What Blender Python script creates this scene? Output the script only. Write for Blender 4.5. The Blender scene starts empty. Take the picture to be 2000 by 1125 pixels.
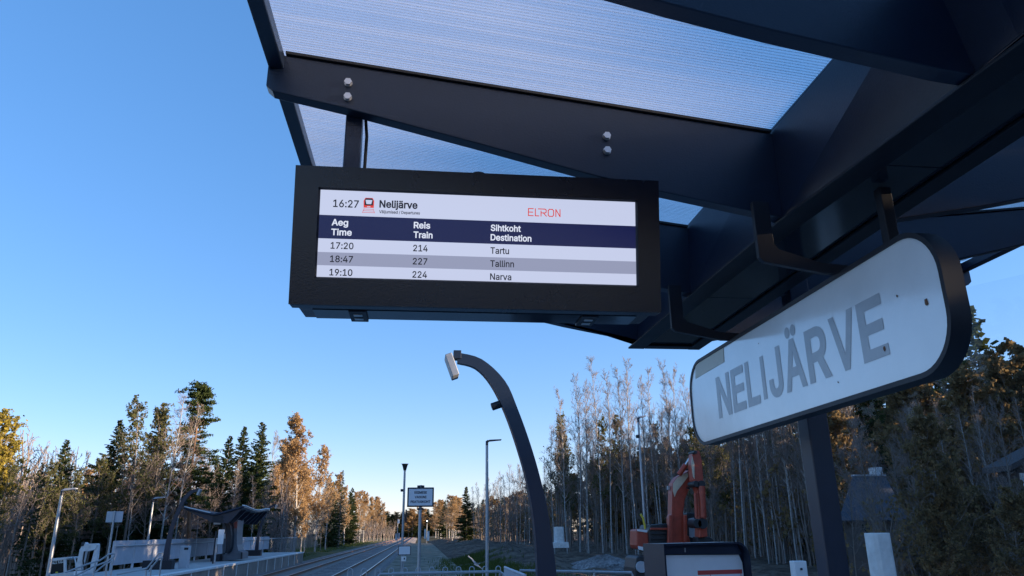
import bpy, bmesh, math, os, random
import numpy as np
from mathutils import Matrix, Vector

scene = bpy.context.scene
COL = scene.collection
rad = math.radians

# ------------------------------------------------------------------ camera
F, CX, CY = 1444.0, 1000.0, 562.5          # focal length and centre in photograph pixels
def _n(v): return v / np.linalg.norm(v)
_dy = _n(np.array([820 - CX, -(1040 - CY), -F]))
_dz = np.array([945 - CX, CY + 3800, -F]); _dz = _n(_dz - _dy * _dz.dot(_dy))
_dx = np.cross(_dy, _dz)
RW = np.stack([_dx, _dy, _dz])              # camera axes -> world axes
CAM = np.array([0.0, 0.0, 2.25])
cam = bpy.data.cameras.new('camera'); cam_o = bpy.data.objects.new('camera', cam); COL.objects.link(cam_o)
cam.sensor_width = 36.0; cam.lens = F / 2000 * 36.0; cam.clip_start = 0.05; cam.clip_end = 5000
_m = Matrix(RW.tolist()).to_4x4(); _m.translation = Vector(CAM); cam_o.matrix_world = _m
scene.camera = cam_o

# ------------------------------------------------------------------ sky, sun, exposure
SUN_AZ, SUN_EL = 104.0, 7.5                 # azimuth to the right of the track direction, elevation
world = bpy.data.worlds.new('World'); scene.world = world; world.use_nodes = True
wn = world.node_tree; bg = wn.nodes['Background']
sky = wn.nodes.new('ShaderNodeTexSky'); sky.sky_type = 'NISHITA'; sky.sun_disc = False
sky.sun_elevation = rad(SUN_EL); sky.sun_rotation = rad(SUN_AZ)
sky.air_density = 0.8; sky.dust_density = 0.1; sky.ozone_density = 3.0; sky.altitude = 60
hs = wn.nodes.new('ShaderNodeHueSaturation'); hs.inputs['Saturation'].default_value = 1.38
gm = wn.nodes.new('ShaderNodeGamma'); gm.inputs[1].default_value = 0.6
wn.links.new(sky.outputs[0], gm.inputs[0]); wn.links.new(gm.outputs[0], hs.inputs['Color'])
wb = wn.nodes.new('ShaderNodeMix'); wb.data_type = 'RGBA'; wb.blend_type = 'MULTIPLY'; wb.inputs[0].default_value = 1; wb.inputs[7].default_value = (1.10, 0.89, 1.02, 1)   # cool white balance
wn.links.new(hs.outputs[0], wb.inputs[6]); wn.links.new(wb.outputs[2], bg.inputs['Color'])
bg.inputs['Strength'].default_value = 0.15
sun = bpy.data.lights.new('sun', 'SUN'); sun.energy = 3.8; sun.angle = rad(0.5); sun.color = (1.0, 0.76, 0.52)
sun_o = bpy.data.objects.new('sun', sun); COL.objects.link(sun_o)
_sd = Vector((math.sin(rad(SUN_AZ)) * math.cos(rad(SUN_EL)), math.cos(rad(SUN_AZ)) * math.cos(rad(SUN_EL)), math.sin(rad(SUN_EL))))
sun_o.rotation_euler = _sd.to_track_quat('Z', 'Y').to_euler(); sun_o.location = _sd * 80
vs = scene.view_settings; vs.view_transform = 'Standard'; vs.look = 'None'; vs.gamma = 1; vs.exposure = 1.9
scene.cycles.transparent_max_bounces = 32; scene.cycles.max_bounces = 8

# ------------------------------------------------------------------ helpers
def ray(x, y): return RW @ np.array([(x - CX) / F, -(y - CY) / F, -1.0])
def PY(x, y, Y): r = ray(x, y); return CAM + r * (Y / r[1])          # point of a sight line at depth Y
def PX(x, y, X): r = ray(x, y); return CAM + r * (X / r[0])
def PZ(x, y, Z): r = ray(x, y); return CAM + r * ((Z - CAM[2]) / r[2])

def mat(name, col, rough=0.6, metal=0.0, var=0.0, vscale=6.0, bump=0.0, bscale=40.0, spec=0.5, col2=None, stretch=None, coat=0.0):
    m = bpy.data.materials.new(name); m.use_nodes = True; nt = m.node_tree; b = nt.nodes['Principled BSDF']
    b.inputs['Base Color'].default_value = (*col, 1); b.inputs['Roughness'].default_value = rough
    b.inputs['Metallic'].default_value = metal; b.inputs['Specular IOR Level'].default_value = spec
    if coat: b.inputs['Coat Weight'].default_value = coat; b.inputs['Coat Roughness'].default_value = 0.1
    if var or bump:
        tc = nt.nodes.new('ShaderNodeTexCoord'); src = tc.outputs['Object']
        if stretch:
            mp = nt.nodes.new('ShaderNodeMapping'); mp.inputs['Scale'].default_value = stretch
            nt.links.new(src, mp.inputs[0]); src = mp.outputs[0]
    if var:
        nz = nt.nodes.new('ShaderNodeTexNoise'); nz.inputs['Scale'].default_value = vscale; nz.inputs['Detail'].default_value = 8
        nz.inputs['Roughness'].default_value = 0.65
        nt.links.new(src, nz.inputs['Vector'])
        rp = nt.nodes.new('ShaderNodeValToRGB'); rp.color_ramp.elements[0].position = 0.3; rp.color_ramp.elements[1].position = 0.72
        c2 = col2 if col2 else tuple(c * (1 + var) for c in col)
        rp.color_ramp.elements[0].color = (*[c * (1 - var) for c in col], 1); rp.color_ramp.elements[1].color = (*c2, 1)
        nt.links.new(nz.outputs['Fac'], rp.inputs[0]); nt.links.new(rp.outputs[0], b.inputs['Base Color'])
        mr = nt.nodes.new('ShaderNodeMapRange'); mr.inputs['To Min'].default_value = rough * 0.8; mr.inputs['To Max'].default_value = min(1, rough * 1.25)
        nt.links.new(nz.outputs['Fac'], mr.inputs[0]); nt.links.new(mr.outputs[0], b.inputs['Roughness'])
    if bump:
        n2 = nt.nodes.new('ShaderNodeTexNoise'); n2.inputs['Scale'].default_value = bscale; n2.inputs['Detail'].default_value = 6
        nt.links.new(src, n2.inputs['Vector'])
        bp = nt.nodes.new('ShaderNodeBump'); bp.inputs['Strength'].default_value = bump; bp.inputs['Distance'].default_value = 0.02
        nt.links.new(n2.outputs['Fac'], bp.inputs['Height']); nt.links.new(bp.outputs[0], b.inputs['Normal'])
    return m

def mat_emit(name, col, strength=1.0, rough=0.25):
    m = bpy.data.materials.new(name); m.use_nodes = True; b = m.node_tree.nodes['Principled BSDF']
    b.inputs['Base Color'].default_value = (0.01, 0.01, 0.012, 1); b.inputs['Roughness'].default_value = rough
    b.inputs['Emission Color'].default_value = (*col, 1); b.inputs['Emission Strength'].default_value = strength
    return m

def mat_leaf(name, c1, c2, trans=0.35, rough=0.6):
    m = bpy.data.materials.new(name); m.use_nodes = True; nt = m.node_tree; nt.nodes.remove(nt.nodes['Principled BSDF'])
    out = nt.nodes['Material Output']
    g = nt.nodes.new('ShaderNodeNewGeometry'); rp = nt.nodes.new('ShaderNodeValToRGB')
    rp.color_ramp.elements[0].color = (*c1, 1); rp.color_ramp.elements[1].color = (*c2, 1)
    oi = nt.nodes.new('ShaderNodeObjectInfo'); ad = nt.nodes.new('ShaderNodeMath'); ad.operation = 'MULTIPLY_ADD'
    ad.inputs[1].default_value = 0.35; nt.links.new(oi.outputs['Random'], ad.inputs[0])
    ml = nt.nodes.new('ShaderNodeMath'); ml.operation = 'MULTIPLY'; ml.inputs[1].default_value = 0.65
    nt.links.new(g.outputs['Random Per Island'], ml.inputs[0]); nt.links.new(ml.outputs[0], ad.inputs[2])
    nt.links.new(ad.outputs[0], rp.inputs[0])
    d = nt.nodes.new('ShaderNodeBsdfDiffuse'); t = nt.nodes.new('ShaderNodeBsdfTranslucent'); mx = nt.nodes.new('ShaderNodeMixShader')
    mx.inputs[0].default_value = trans
    nt.links.new(rp.outputs[0], d.inputs[0]); nt.links.new(rp.outputs[0], t.inputs[0])
    nt.links.new(d.outputs[0], mx.inputs[1]); nt.links.new(t.outputs[0], mx.inputs[2]); nt.links.new(mx.outputs[0], out.inputs[0])
    return m

def world_of(o):
    return Matrix.Translation(o.location) if o.parent is None else Matrix.Identity(4)

def put(o, parent=None):
    COL.objects.link(o)
    if parent is not None:
        o.parent = parent
        o.matrix_parent_inverse = world_of(parent).inverted() if parent.type == 'EMPTY' else Matrix.Identity(4)
    return o

def tag(o, label=None, cat=None, group=None, kind=None):
    if label: o['label'] = label
    if cat: o['category'] = cat
    if group: o['group'] = group
    if kind: o['kind'] = kind
    return o

def thing(name, loc, label, cat, group=None):
    o = bpy.data.objects.new(name, None); o.empty_display_size = 0.2; o.location = Vector([float(c) for c in loc]); COL.objects.link(o)
    return tag(o, label, cat, group)

def copy_tree(o, parent=None):
    c = o.copy(); COL.objects.link(c)
    if parent is not None: c.parent = parent; c.matrix_parent_inverse = o.matrix_parent_inverse.copy()
    for ch in list(o.children): copy_tree(ch, c)
    return c

class MB:
    def __init__(s): s.v = []; s.f = []
    def add(s, vs, fs):
        n = len(s.v); s.v += [tuple(float(c) for c in v) for v in vs]; s.f += [tuple(i + n for i in f) for f in fs]; return s
    def box(s, lo, hi):
        x0, y0, z0 = lo; x1, y1, z1 = hi
        return s.add([(x0, y0, z0), (x1, y0, z0), (x1, y1, z0), (x0, y1, z0), (x0, y0, z1), (x1, y0, z1), (x1, y1, z1), (x0, y1, z1)],
                     [(0, 3, 2, 1), (4, 5, 6, 7), (0, 1, 5, 4), (1, 2, 6, 5), (2, 3, 7, 6), (3, 0, 4, 7)])
    def obox(s, c, ax, ay, az, hx, hy, hz):
        c = np.array(c, float); ax, ay, az = [np.array(a, float) for a in (ax, ay, az)]
        vs = [c + ax * hx * i + ay * hy * j + az * hz * k for k in (-1, 1) for (i, j) in ((-1, -1), (1, -1), (1, 1), (-1, 1))]
        return s.add(vs, [(0, 3, 2, 1), (4, 5, 6, 7), (0, 1, 5, 4), (1, 2, 6, 5), (2, 3, 7, 6), (3, 0, 4, 7)])
    def prism(s, poly, d):
        """poly: 3-D points of a planar outline, d: extrusion vector"""
        n = len(poly); d = np.array(d, float); a = [np.array(p, float) for p in poly]; b = [p + d for p in a]
        fs = [tuple(range(n)), tuple(range(2 * n - 1, n - 1, -1))] + [(i, i + n, (i + 1) % n + n, (i + 1) % n) for i in range(n)]
        return s.add(a + b, fs)
    def xz(s, pts, y0, y1):
        return s.prism([(p[0], y0, p[1]) for p in pts], (0, y1 - y0, 0))
    def tube(s, pts, r, n=8, caps=True, r2=None):
        pts = [np.array(p, float) for p in pts]; N = len(pts); up = np.array([0, 0, 1.0]); rings = []
        u = None
        for i, p in enumerate(pts):
            t = _n((pts[min(i + 1, N - 1)] - pts[max(i - 1, 0)]))
            if u is None:
                ref = up if abs(t[2]) < 0.9 else np.array([1.0, 0, 0]); u = _n(np.cross(ref, t))
            else: u = _n(u - t * u.dot(t))
            w = np.cross(t, u); rr = r if r2 is None else r + (r2 - r) * i / (N - 1)
            rings.append([p + (u * math.cos(2 * math.pi * k / n) + w * math.sin(2 * math.pi * k / n)) * rr for k in range(n)])
        vs = [v for rg in rings for v in rg]; fs = []
        for i in range(N - 1):
            for k in range(n):
                k2 = (k + 1) % n; fs.append((i * n + k, i * n + k2, (i + 1) * n + k2, (i + 1) * n + k))
        if caps: fs += [tuple(range(n - 1, -1, -1)), tuple((N - 1) * n + k for k in range(n))]
        return s.add(vs, fs)
    def loft(s, rings, caps=True):
        n = len(rings[0]); vs = [v for r in rings for v in r]; fs = []
        for i in range(len(rings) - 1):
            for k in range(n):
                k2 = (k + 1) % n; fs.append((i * n + k, i * n + k2, (i + 1) * n + k2, (i + 1) * n + k))
        if caps: fs += [tuple(range(n - 1, -1, -1)), tuple((len(rings) - 1) * n + k for k in range(n))]
        return s.add(vs, fs)
    def build(s, name, m, parent=None, bevel=0.0, smooth=False, label=None, cat=None, group=None, kind=None, fix=True):
        me = bpy.data.meshes.new(name); me.from_pydata(s.v, [], s.f)
        if fix:
            bm = bmesh.new(); bm.from_mesh(me); bmesh.ops.recalc_face_normals(bm, faces=bm.faces); bm.to_mesh(me); bm.free()
        for mm in (m if isinstance(m, (list, tuple)) else [m]): me.materials.append(mm)
        o = bpy.data.objects.new(name, me); put(o, parent); tag(o, label, cat, group, kind)
        if smooth:
            me.polygons.foreach_set('use_smooth', [True] * len(me.polygons))
            me.set_sharp_from_angle(angle=rad(40))
        if bevel:
            b = o.modifiers.new('bevel', 'BEVEL'); b.width = bevel; b.segments = 2; b.limit_method = 'ANGLE'; b.angle_limit = rad(40)
        return o

def box(name, lo, hi, m, parent=None, bevel=0.0, **k): return MB().box(lo, hi).build(name, m, parent, bevel, **k)
def tube(name, pts, r, m, parent=None, n=10, **k):
    r2 = k.pop('r2', None); return MB().tube(pts, r, n, r2=r2).build(name, m, parent, smooth=True, **k)

_capH = {}
try: SANS = bpy.data.fonts.load(os.path.join(bpy.utils.system_resource('DATAFILES'), 'fonts', 'Inter.woff2'))   # typeface that ships with Blender
except Exception: SANS = None
def text_loops(body):
    """outlines of a line of lettering as closed polylines (fonts may overlap their strokes, so each outline is filled on its own)"""
    c = bpy.data.curves.new('lettering', 'FONT'); c.body = body; c.size = 1; c.resolution_u = 4; c.fill_mode = 'NONE'
    if SANS: c.font = SANS
    o = bpy.data.objects.new('lettering_tmp', c); COL.objects.link(o); bpy.context.view_layer.update()
    me = bpy.data.meshes.new_from_object(o.evaluated_get(bpy.context.evaluated_depsgraph_get()))
    co = [np.array(v.co[:2]) for v in me.vertices]; nb = {}
    for e in me.edges: a, b = e.vertices; nb.setdefault(a, []).append(b); nb.setdefault(b, []).append(a)
    seen = set(); loops = []
    for v in range(len(co)):
        if v in seen or v not in nb: continue
        lp = [v]; seen.add(v); cur = v
        while True:
            nx = [w for w in nb[cur] if w not in seen]
            if not nx: break
            cur = min(nx) if len(lp) == 1 and (v + 1) in nx and (v + 1) == min(nx) else nx[0]
            lp.append(cur); seen.add(cur)
        pts = [co[k] for k in lp]; cl = [pts[0]]
        for p in pts[1:]:
            if np.linalg.norm(p - cl[-1]) > 1e-4: cl.append(p)
        if len(cl) > 2 and np.linalg.norm(cl[0] - cl[-1]) < 1e-4: cl.pop()
        if len(cl) > 2:
            # keep the font's own winding: vertex order in the evaluated curve
            if lp[1] != lp[0] + 1: cl = [cl[0]] + cl[:0:-1]
            loops.append(np.array(cl))
    bpy.data.objects.remove(o); bpy.data.curves.remove(c); bpy.data.meshes.remove(me)
    return loops
def _area(l): x, y = l[:, 0], l[:, 1]; return 0.5 * float(np.sum(x * np.roll(y, -1) - y * np.roll(x, -1)))
def _grow(l, d):
    e = np.roll(l, -1, 0) - l; e /= np.maximum(np.linalg.norm(e, axis=1, keepdims=True), 1e-9); n = np.stack([e[:, 1], -e[:, 0]], 1); m = n + np.roll(n, 1, 0)
    m /= np.maximum(np.sum(m * m, 1, keepdims=True), 0.5) * 0.5
    return l + m * d
def _thin(l, tol=0.007):
    out = [l[0]]
    for p in l[1:]:
        if np.linalg.norm(p - out[-1]) > tol: out.append(p)
    if len(out) > 3 and np.linalg.norm(out[0] - out[-1]) < tol: out.pop()
    return np.array(out)
def _fill(loops):
    """non-zero winding fill of overlapping outlines as trapezia between the heights of their corners"""
    E = []
    for l in loops:
        for a, b in zip(l, np.roll(l, -1, 0)):
            if abs(a[1] - b[1]) > 1e-6: E.append((a, b, 1) if a[1] < b[1] else (b, a, -1))
    ys = sorted(set(round(float(p[1]), 3) for l in loops for p in l)); Q = []
    for y0, y1 in zip(ys, ys[1:]):
        ym = (y0 + y1) / 2; cr = []
        for a, b, d in E:
            if a[1] <= ym < b[1]:
                k = (b[0] - a[0]) / (b[1] - a[1]); cr.append((a[0] + k * (ym - a[1]), a[0] + k * (y0 - a[1]), a[0] + k * (y1 - a[1]), d))
        cr.sort(); w = 0; st = None
        for c in cr:
            if w == 0: st = c
            w += c[3]
            if w == 0 and c[0] - st[0] > 1e-5: Q.append(((st[1], y0), (c[1], y0), (c[2], y1), (st[2], y1)))
    return Q
def text(name, body, org, right, up, width, cap, m, parent, offset=0.0, extrude=0.001):
    """cap: height of a capital letter; width: overall width; org: left end of the base line"""
    if 'H' not in _capH: h = np.concatenate(text_loops('H')); _capH['H'] = h[:, 1].max() - h[:, 1].min()
    L = [_thin(l) for l in text_loops(body)]; L = [l for l in L if len(l) > 2]; sg = math.copysign(1, _area(max(L, key=lambda l: abs(_area(l)))))
    if offset: L = [_grow(l, offset * sg) for l in L]
    groups = []                                    # one glyph at a time
    for l in sorted(L, key=lambda l: l[:, 0].min()):
        if groups and l[:, 0].min() < groups[-1][1]: groups[-1][0].append(l); groups[-1][1] = max(groups[-1][1], l[:, 0].max())
        else: groups.append([[l], l[:, 0].max()])
    allp = np.concatenate(L); x0 = allp[:, 0].min(); sy = cap / _capH['H']; sx = width / (allp[:, 0].max() - x0) if width else sy
    r = _n(np.array(right, float)); u = _n(np.array(up, float)); O = np.array(org, float) + np.cross(r, u) * extrude; V = []; T = []
    for g in groups:
        for q in _fill(g[0]):
            b = len(V); V += [tuple(O + r * (p[0] - x0) * sx + u * p[1] * sy) for p in q]; T.append((b, b + 1, b + 2, b + 3))
    me = bpy.data.meshes.new(name); me.from_pydata(V, [], T); me.materials.append(m)
    return put(bpy.data.objects.new(name, me), parent)

# ------------------------------------------------------------------ materials
M = {}
M['steel'] = mat('anthracite_paint', (0.007, 0.015, 0.036), 0.36, var=0.12, vscale=3, bump=0.05, bscale=120)
M['steel_dark'] = mat('black_paint', (0.004, 0.007, 0.015), 0.5, var=0.15, vscale=4)
M['housing'] = mat('housing_paint', (0.006, 0.009, 0.019), 0.26, var=0.1, vscale=3, bump=0.03, bscale=160)
M['soffit'] = mat('soffit_gloss', (0.022, 0.027, 0.036), 0.1, var=0.2, vscale=1.2)
M['galv'] = mat('galvanised', (0.36, 0.38, 0.40), 0.45, metal=0.6, var=0.15, vscale=9)
M['galv_paint'] = mat('grey_paint', (0.42, 0.44, 0.48), 0.5, var=0.12, vscale=2)
M['bolt'] = mat('bolt_zinc', (0.55, 0.55, 0.55), 0.3, metal=0.9)
M['white'] = mat('white_paint', (0.72, 0.73, 0.74), 0.4, var=0.06, vscale=3)
M['white_dirty'] = mat('white_machine_paint', (0.6, 0.61, 0.62), 0.45, var=0.18, vscale=4)
M['rubber'] = mat('black_rubber', (0.012, 0.012, 0.013), 0.6, var=0.3, vscale=12)
M['concrete'] = mat('concrete', (0.68, 0.68, 0.66), 0.85, var=0.2, vscale=5, bump=0.25, bscale=30)
M['slab'] = mat('platform_paving', (0.42, 0.42, 0.41), 0.85, var=0.15, vscale=2, bump=0.2, bscale=40)
M['platform_wall'] = mat('platform_wall', (0.25, 0.22, 0.19), 0.9, var=0.3, vscale=1.2, bump=0.3, bscale=14)
M['orange'] = mat('orange_machine_paint', (0.38, 0.055, 0.028), 0.45, var=0.25, vscale=4)
M['lit_cream'] = mat('lit_side_cream', (0.62, 0.52, 0.38), 0.4, var=0.15, vscale=4)  # cream tone stands in for light on the orange arm's side faces
M['machine_black'] = mat('machine_black', (0.018, 0.02, 0.024), 0.5, var=0.3, vscale=8)
M['glass_dark'] = mat('dark_glass', (0.02, 0.025, 0.03), 0.08)
M['yellow'] = mat('yellow_conduit', (0.62, 0.50, 0.05), 0.5)
M['red'] = mat('red_print', (0.50, 0.06, 0.05), 0.5)
M['ink'] = mat('dark_print', (0.03, 0.035, 0.05), 0.6)
M['paper'] = mat('poster_paper', (0.72, 0.74, 0.77), 0.35, var=0.05, vscale=5, bump=0.15, bscale=5)
# ================================================================== SETTING
def grid_sheet(name, x0, x1, y0, y1, nx, ny, zf, m, kind='structure'):
    xs = np.linspace(x0, x1, nx); ys = np.linspace(y0, y1, ny)
    V = [(x, y, zf(x, y)) for y in ys for x in xs]
    Fc = [(j * nx + i, j * nx + i + 1, (j + 1) * nx + i + 1, (j + 1) * nx + i) for j in range(ny - 1) for i in range(nx - 1)]
    me = bpy.data.meshes.new(name); me.from_pydata(V, [], Fc); me.materials.append(m)
    me.polygons.foreach_set('use_smooth', [True] * len(me.polygons))
    o = put(bpy.data.objects.new(name, me)); o['kind'] = kind; return o
from mathutils import noise as mnoise
def fbm(x, y, s=1.0, o=4): return mnoise.fractal(Vector((x * s, y * s, 3.7)), 1.0, 2.0, o)

def mat_ground(name, a, b, c, s1, s2, bump=0.6, bs=9.0, dist=0.06):
    m = bpy.data.materials.new(name); m.use_nodes = True; nt = m.node_tree; p = nt.nodes['Principled BSDF']; p.inputs['Roughness'].default_value = 0.95
    p.inputs['Specular IOR Level'].default_value = 0.15
    tc = nt.nodes.new('ShaderNodeTexCoord')
    n1 = nt.nodes.new('ShaderNodeTexNoise'); n1.inputs['Scale'].default_value = s1; n1.inputs['Detail'].default_value = 6
    n2 = nt.nodes.new('ShaderNodeTexNoise'); n2.inputs['Scale'].default_value = s2; n2.inputs['Detail'].default_value = 8
    for k in (n1, n2): nt.links.new(tc.outputs['Object'], k.inputs['Vector'])
    r1 = nt.nodes.new('ShaderNodeValToRGB'); r1.color_ramp.elements[0].position = 0.42; r1.color_ramp.elements[1].position = 0.6
    r1.color_ramp.elements[0].color = (*a, 1); r1.color_ramp.elements[1].color = (*b, 1); nt.links.new(n1.outputs['Fac'], r1.inputs[0])
    r2 = nt.nodes.new('ShaderNodeValToRGB'); r2.color_ramp.elements[0].position = 0.45; r2.color_ramp.elements[1].position = 0.65; nt.links.new(n2.outputs['Fac'], r2.inputs[0])
    mx = nt.nodes.new('ShaderNodeMix'); mx.data_type = 'RGBA'; nt.links.new(r2.outputs[0], mx.inputs[0]); nt.links.new(r1.outputs[0], mx.inputs[6]); mx.inputs[7].default_value = (*c, 1)
    nt.links.new(mx.outputs[2], p.inputs['Base Color'])
    n3 = nt.nodes.new('ShaderNodeTexNoise'); n3.inputs['Scale'].default_value = bs; n3.inputs['Detail'].default_value = 10; nt.links.new(tc.outputs['Object'], n3.inputs['Vector'])
    bp = nt.nodes.new('ShaderNodeBump'); bp.inputs['Strength'].default_value = bump; bp.inputs['Distance'].default_value = dist
    nt.links.new(n3.outputs['Fac'], bp.inputs['Height']); nt.links.new(bp.outputs[0], p.inputs['Normal'])
    return m
def mat_ballast(name):
    m = bpy.data.materials.new(name); m.use_nodes = True; nt = m.node_tree; p = nt.nodes['Principled BSDF']; p.inputs['Roughness'].default_value = 0.95
    tc = nt.nodes.new('ShaderNodeTexCoord'); vo = nt.nodes.new('ShaderNodeTexVoronoi'); vo.inputs['Scale'].default_value = 9
    nt.links.new(tc.outputs['Object'], vo.inputs['Vector'])
    rp = nt.nodes.new('ShaderNodeValToRGB'); rp.color_ramp.elements[0].color = (0.10, 0.098, 0.10, 1); rp.color_ramp.elements[1].color = (0.34, 0.32, 0.31, 1)
    nt.links.new(vo.outputs['Color'], rp.inputs[0])
    nz = nt.nodes.new('ShaderNodeTexNoise'); nz.inputs['Scale'].default_value = 0.8; nz.inputs['Detail'].default_value = 8; nt.links.new(tc.outputs['Object'], nz.inputs['Vector'])
    mx = nt.nodes.new('ShaderNodeMix'); mx.data_type = 'RGBA'; mx.blend_type = 'MULTIPLY'; mx.inputs[0].default_value = 0.75; r3 = nt.nodes.new('ShaderNodeValToRGB')
    r3.color_ramp.elements[0].position = 0.35; r3.color_ramp.elements[1].position = 0.65; r3.color_ramp.elements[0].color = (0.55, 0.47, 0.42, 1); r3.color_ramp.elements[1].color = (1.15, 1.1, 1.08, 1)
    nt.links.new(nz.outputs['Fac'], r3.inputs[0]); nt.links.new(rp.outputs[0], mx.inputs[6]); nt.links.new(r3.outputs[0], mx.inputs[7]); nt.links.new(mx.outputs[2], p.inputs['Base Color'])
    bp = nt.nodes.new('ShaderNodeBump'); bp.inputs['Distance'].default_value = 0.05; bp.inputs['Strength'].default_value = 1; bp.invert = True
    nt.links.new(vo.outputs['Distance'], bp.inputs['Height']); nt.links.new(bp.outputs[0], p.inputs['Normal'])
    return m
M['soil'] = mat_ground('dark_soil', (0.11, 0.08, 0.06), (0.19, 0.145, 0.11), (0.065, 0.048, 0.038), 0.5, 2.2, 1.0, 4.0, 0.25)
M['forest_floor'] = mat_ground('leaf_litter', (0.07, 0.052, 0.03), (0.10, 0.09, 0.045), (0.05, 0.055, 0.025), 0.2, 0.9)
M['verge'] = mat_ground('verge_grass', (0.07, 0.085, 0.03), (0.12, 0.11, 0.05), (0.05, 0.06, 0.025), 0.35, 1.6)
M['path'] = mat_ground('sandy_path', (0.30, 0.25, 0.19), (0.22, 0.19, 0.15), (0.12, 0.12, 0.075), 0.5, 1.1, 0.5, 12)
M['ballast'] = mat_ballast('ballast')

# ground: one sheet to the horizon
grid_sheet('ground', -1600, 1600, -300, 2900, 65, 65, lambda x, y: -0.75, M['forest_floor'])
# raised verges, left and right of the line
grid_sheet('grass_verge_left', -75, -10.3, -10, 460, 40, 160, lambda x, y: -0.45 + (0.25 + 0.3 * fbm(x, y, 0.12)) * min(1, max(0, (-10.3 - x) / 3)), M['verge'])
def zdirt(x, y):
    e = min(1, max(0, (x - 2.6) / 3.5))
    b = 0.0 + 0.35 * fbm(x, y, 0.11) + 0.16 * fbm(x, y, 0.55, 3) + 0.25 * e
    # a ridge of spoil beside the track-side path and wheel ruts across it
    b += 0.45 * math.exp(-((x - 7.0 - 0.02 * y) / 1.8) ** 2) * min(1, max(0, (y - 38) / 20)) * (0.7 + 0.5 * fbm(x, y, 0.2))
    b -= 0.10 * (math.sin((x - 0.12 * y) * 2.1) > 0.6)
    return -0.35 * (1 - e) + b * e
grid_sheet('dirt_field', 2.4, 70, -12, 240, 150, 420, zdirt, M['soil'])
grid_sheet('path', -2.4, 2.9, 13.5, 190, 14, 160, lambda x, y: -0.22 + 0.05 * fbm(x, y, 0.5), M['path'])
# ballast bed, two tracks
TC = (-4.0, -8.2)
def zbal(x, y):
    e = min((x + 12.2) / 1.3, (-1.2 - x) / 1.3, 1); e = max(0, e)
    return -0.62 + 0.42 * e + 0.015 * fbm(x, y, 2.5, 2)
grid_sheet('ballast_bed', -12.2, -1.2, 5, 420, 34, 500, zbal, M['ballast'])
M['rail'] = mat('rail_rust', (0.16, 0.085, 0.05), 0.6, var=0.25, vscale=3)
M['rail_top'] = mat('rail_polished_head', (0.55, 0.52, 0.50), 0.28, metal=0.85)
M['sleeper'] = mat('sleeper_concrete', (0.30, 0.29, 0.28), 0.9, var=0.15, vscale=2)
for k, tx in enumerate(TC):
    tr = thing('railway_track', (tx, 10, -0.2), ['track nearest the departure board with polished rails', 'track running along the foot of the opposite platform'][k], 'railway track')
    for s in (-1, 1):
        x = tx + s * 0.795
        r = MB().xz([(x - 0.065, -0.17), (x + 0.065, -0.17), (x + 0.02, -0.14), (x + 0.012, -0.05), (x + 0.036, -0.035), (x + 0.036, -0.002),
                     (x - 0.036, -0.002), (x - 0.036, -0.035), (x - 0.012, -0.05), (x - 0.02, -0.14)], 6, 420).build('rail', M['rail'], tr)
        box('rail_head', (x - 0.032, 6.01, -0.0018), (x + 0.032, 419.9, 0.004), M['rail_top'], r)
    sl = MB()
    for i in range(640): y = 6 + i * 0.62; sl.box((tx - 1.3, y, -0.26), (tx + 1.3, y + 0.25, -0.175))
    sl.build('sleepers', M['sleeper'], tr, kind='stuff')

# platforms
PZT = 0.7
def platform(name, x0, x1, y0, y1, edge):
    o = box(name, (x0, y0, -0.7), (x1, y1, PZT - 0.06), M['platform_wall']); o['kind'] = 'structure'
    box('paving', (x0 + 0.02, y0 + 0.02, PZT - 0.058), (x1 - 0.02, y1 - 0.02, PZT), M['slab'], o)
    ex = (x0, x0 + 0.35) if edge < 0 else (x1 - 0.35, x1)
    box('edge_slab', (ex[0] - (0.06 if edge < 0 else 0), y0, PZT - 0.10), (ex[1] + (0.06 if edge > 0 else 0), y1, PZT + 0.006), M['concrete'], o, 0.01)
    xx = x0 if edge < 0 else x1
    for i in range(int((y1 - y0) / 3)):
        box('wall_pilaster', (xx - 0.03 if edge < 0 else xx - 0.1, y0 + i * 3, -0.65), (xx + 0.1 if edge < 0 else xx + 0.03, y0 + i * 3 + 0.12, PZT - 0.101), M['concrete'], o)
    return o
platform('near_platform', -2.05, 3.4, -30, 12.2, -1)
platform('far_platform', -14.6, -10.45, 14, 73, 1)

# ================================================================== NEAR SHELTER
PLATE = M['steel']
SX = 1.69                                  # middle of the spine beam
sh = thing('platform_shelter', (SX, 3.7, PZT), 'dark steel canopy with ribbed polycarbonate wings overhead', 'shelter')
RIBY = [-0.44, 0.62, 1.68, 2.72, 3.78, 4.82]
TOPZ = lambda X: 3.877 + (1.498 - X) * (4.13 - 3.877) / (1.498 + 0.61)
rib_l = [(1.475, TOPZ(1.475)), (-0.61, 4.13), (-0.667, 4.125), (-0.667, 3.982), (-0.64, 3.958), (-0.335, 3.893), (0.2, 3.762), (0.656, 3.646), (0.946, 3.582), (1.25, 3.525), (1.45, 3.487), (1.475, 3.487)]
fl_l = [(-1.0, 1.60), (0.6, 1.59), (1.5, 1.545), (1.68, 1.53), (2.7, 1.452), (3.8, 1.432), (4.95, 1.425)]
def flx(y):
    for (ya, xa), (yb, xb) in zip(fl_l, fl_l[1:]):
        if ya <= y <= yb: return xa + (xb - xa) * (y - ya) / (yb - ya)
    return fl_l[-1][1]
mir = lambda p: (2 * SX - p[0], p[1])
bolt_spots = [(-0.34, 4.011), (-0.338, 3.943), (0.737, 3.822), (0.735, 3.754)]
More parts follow.
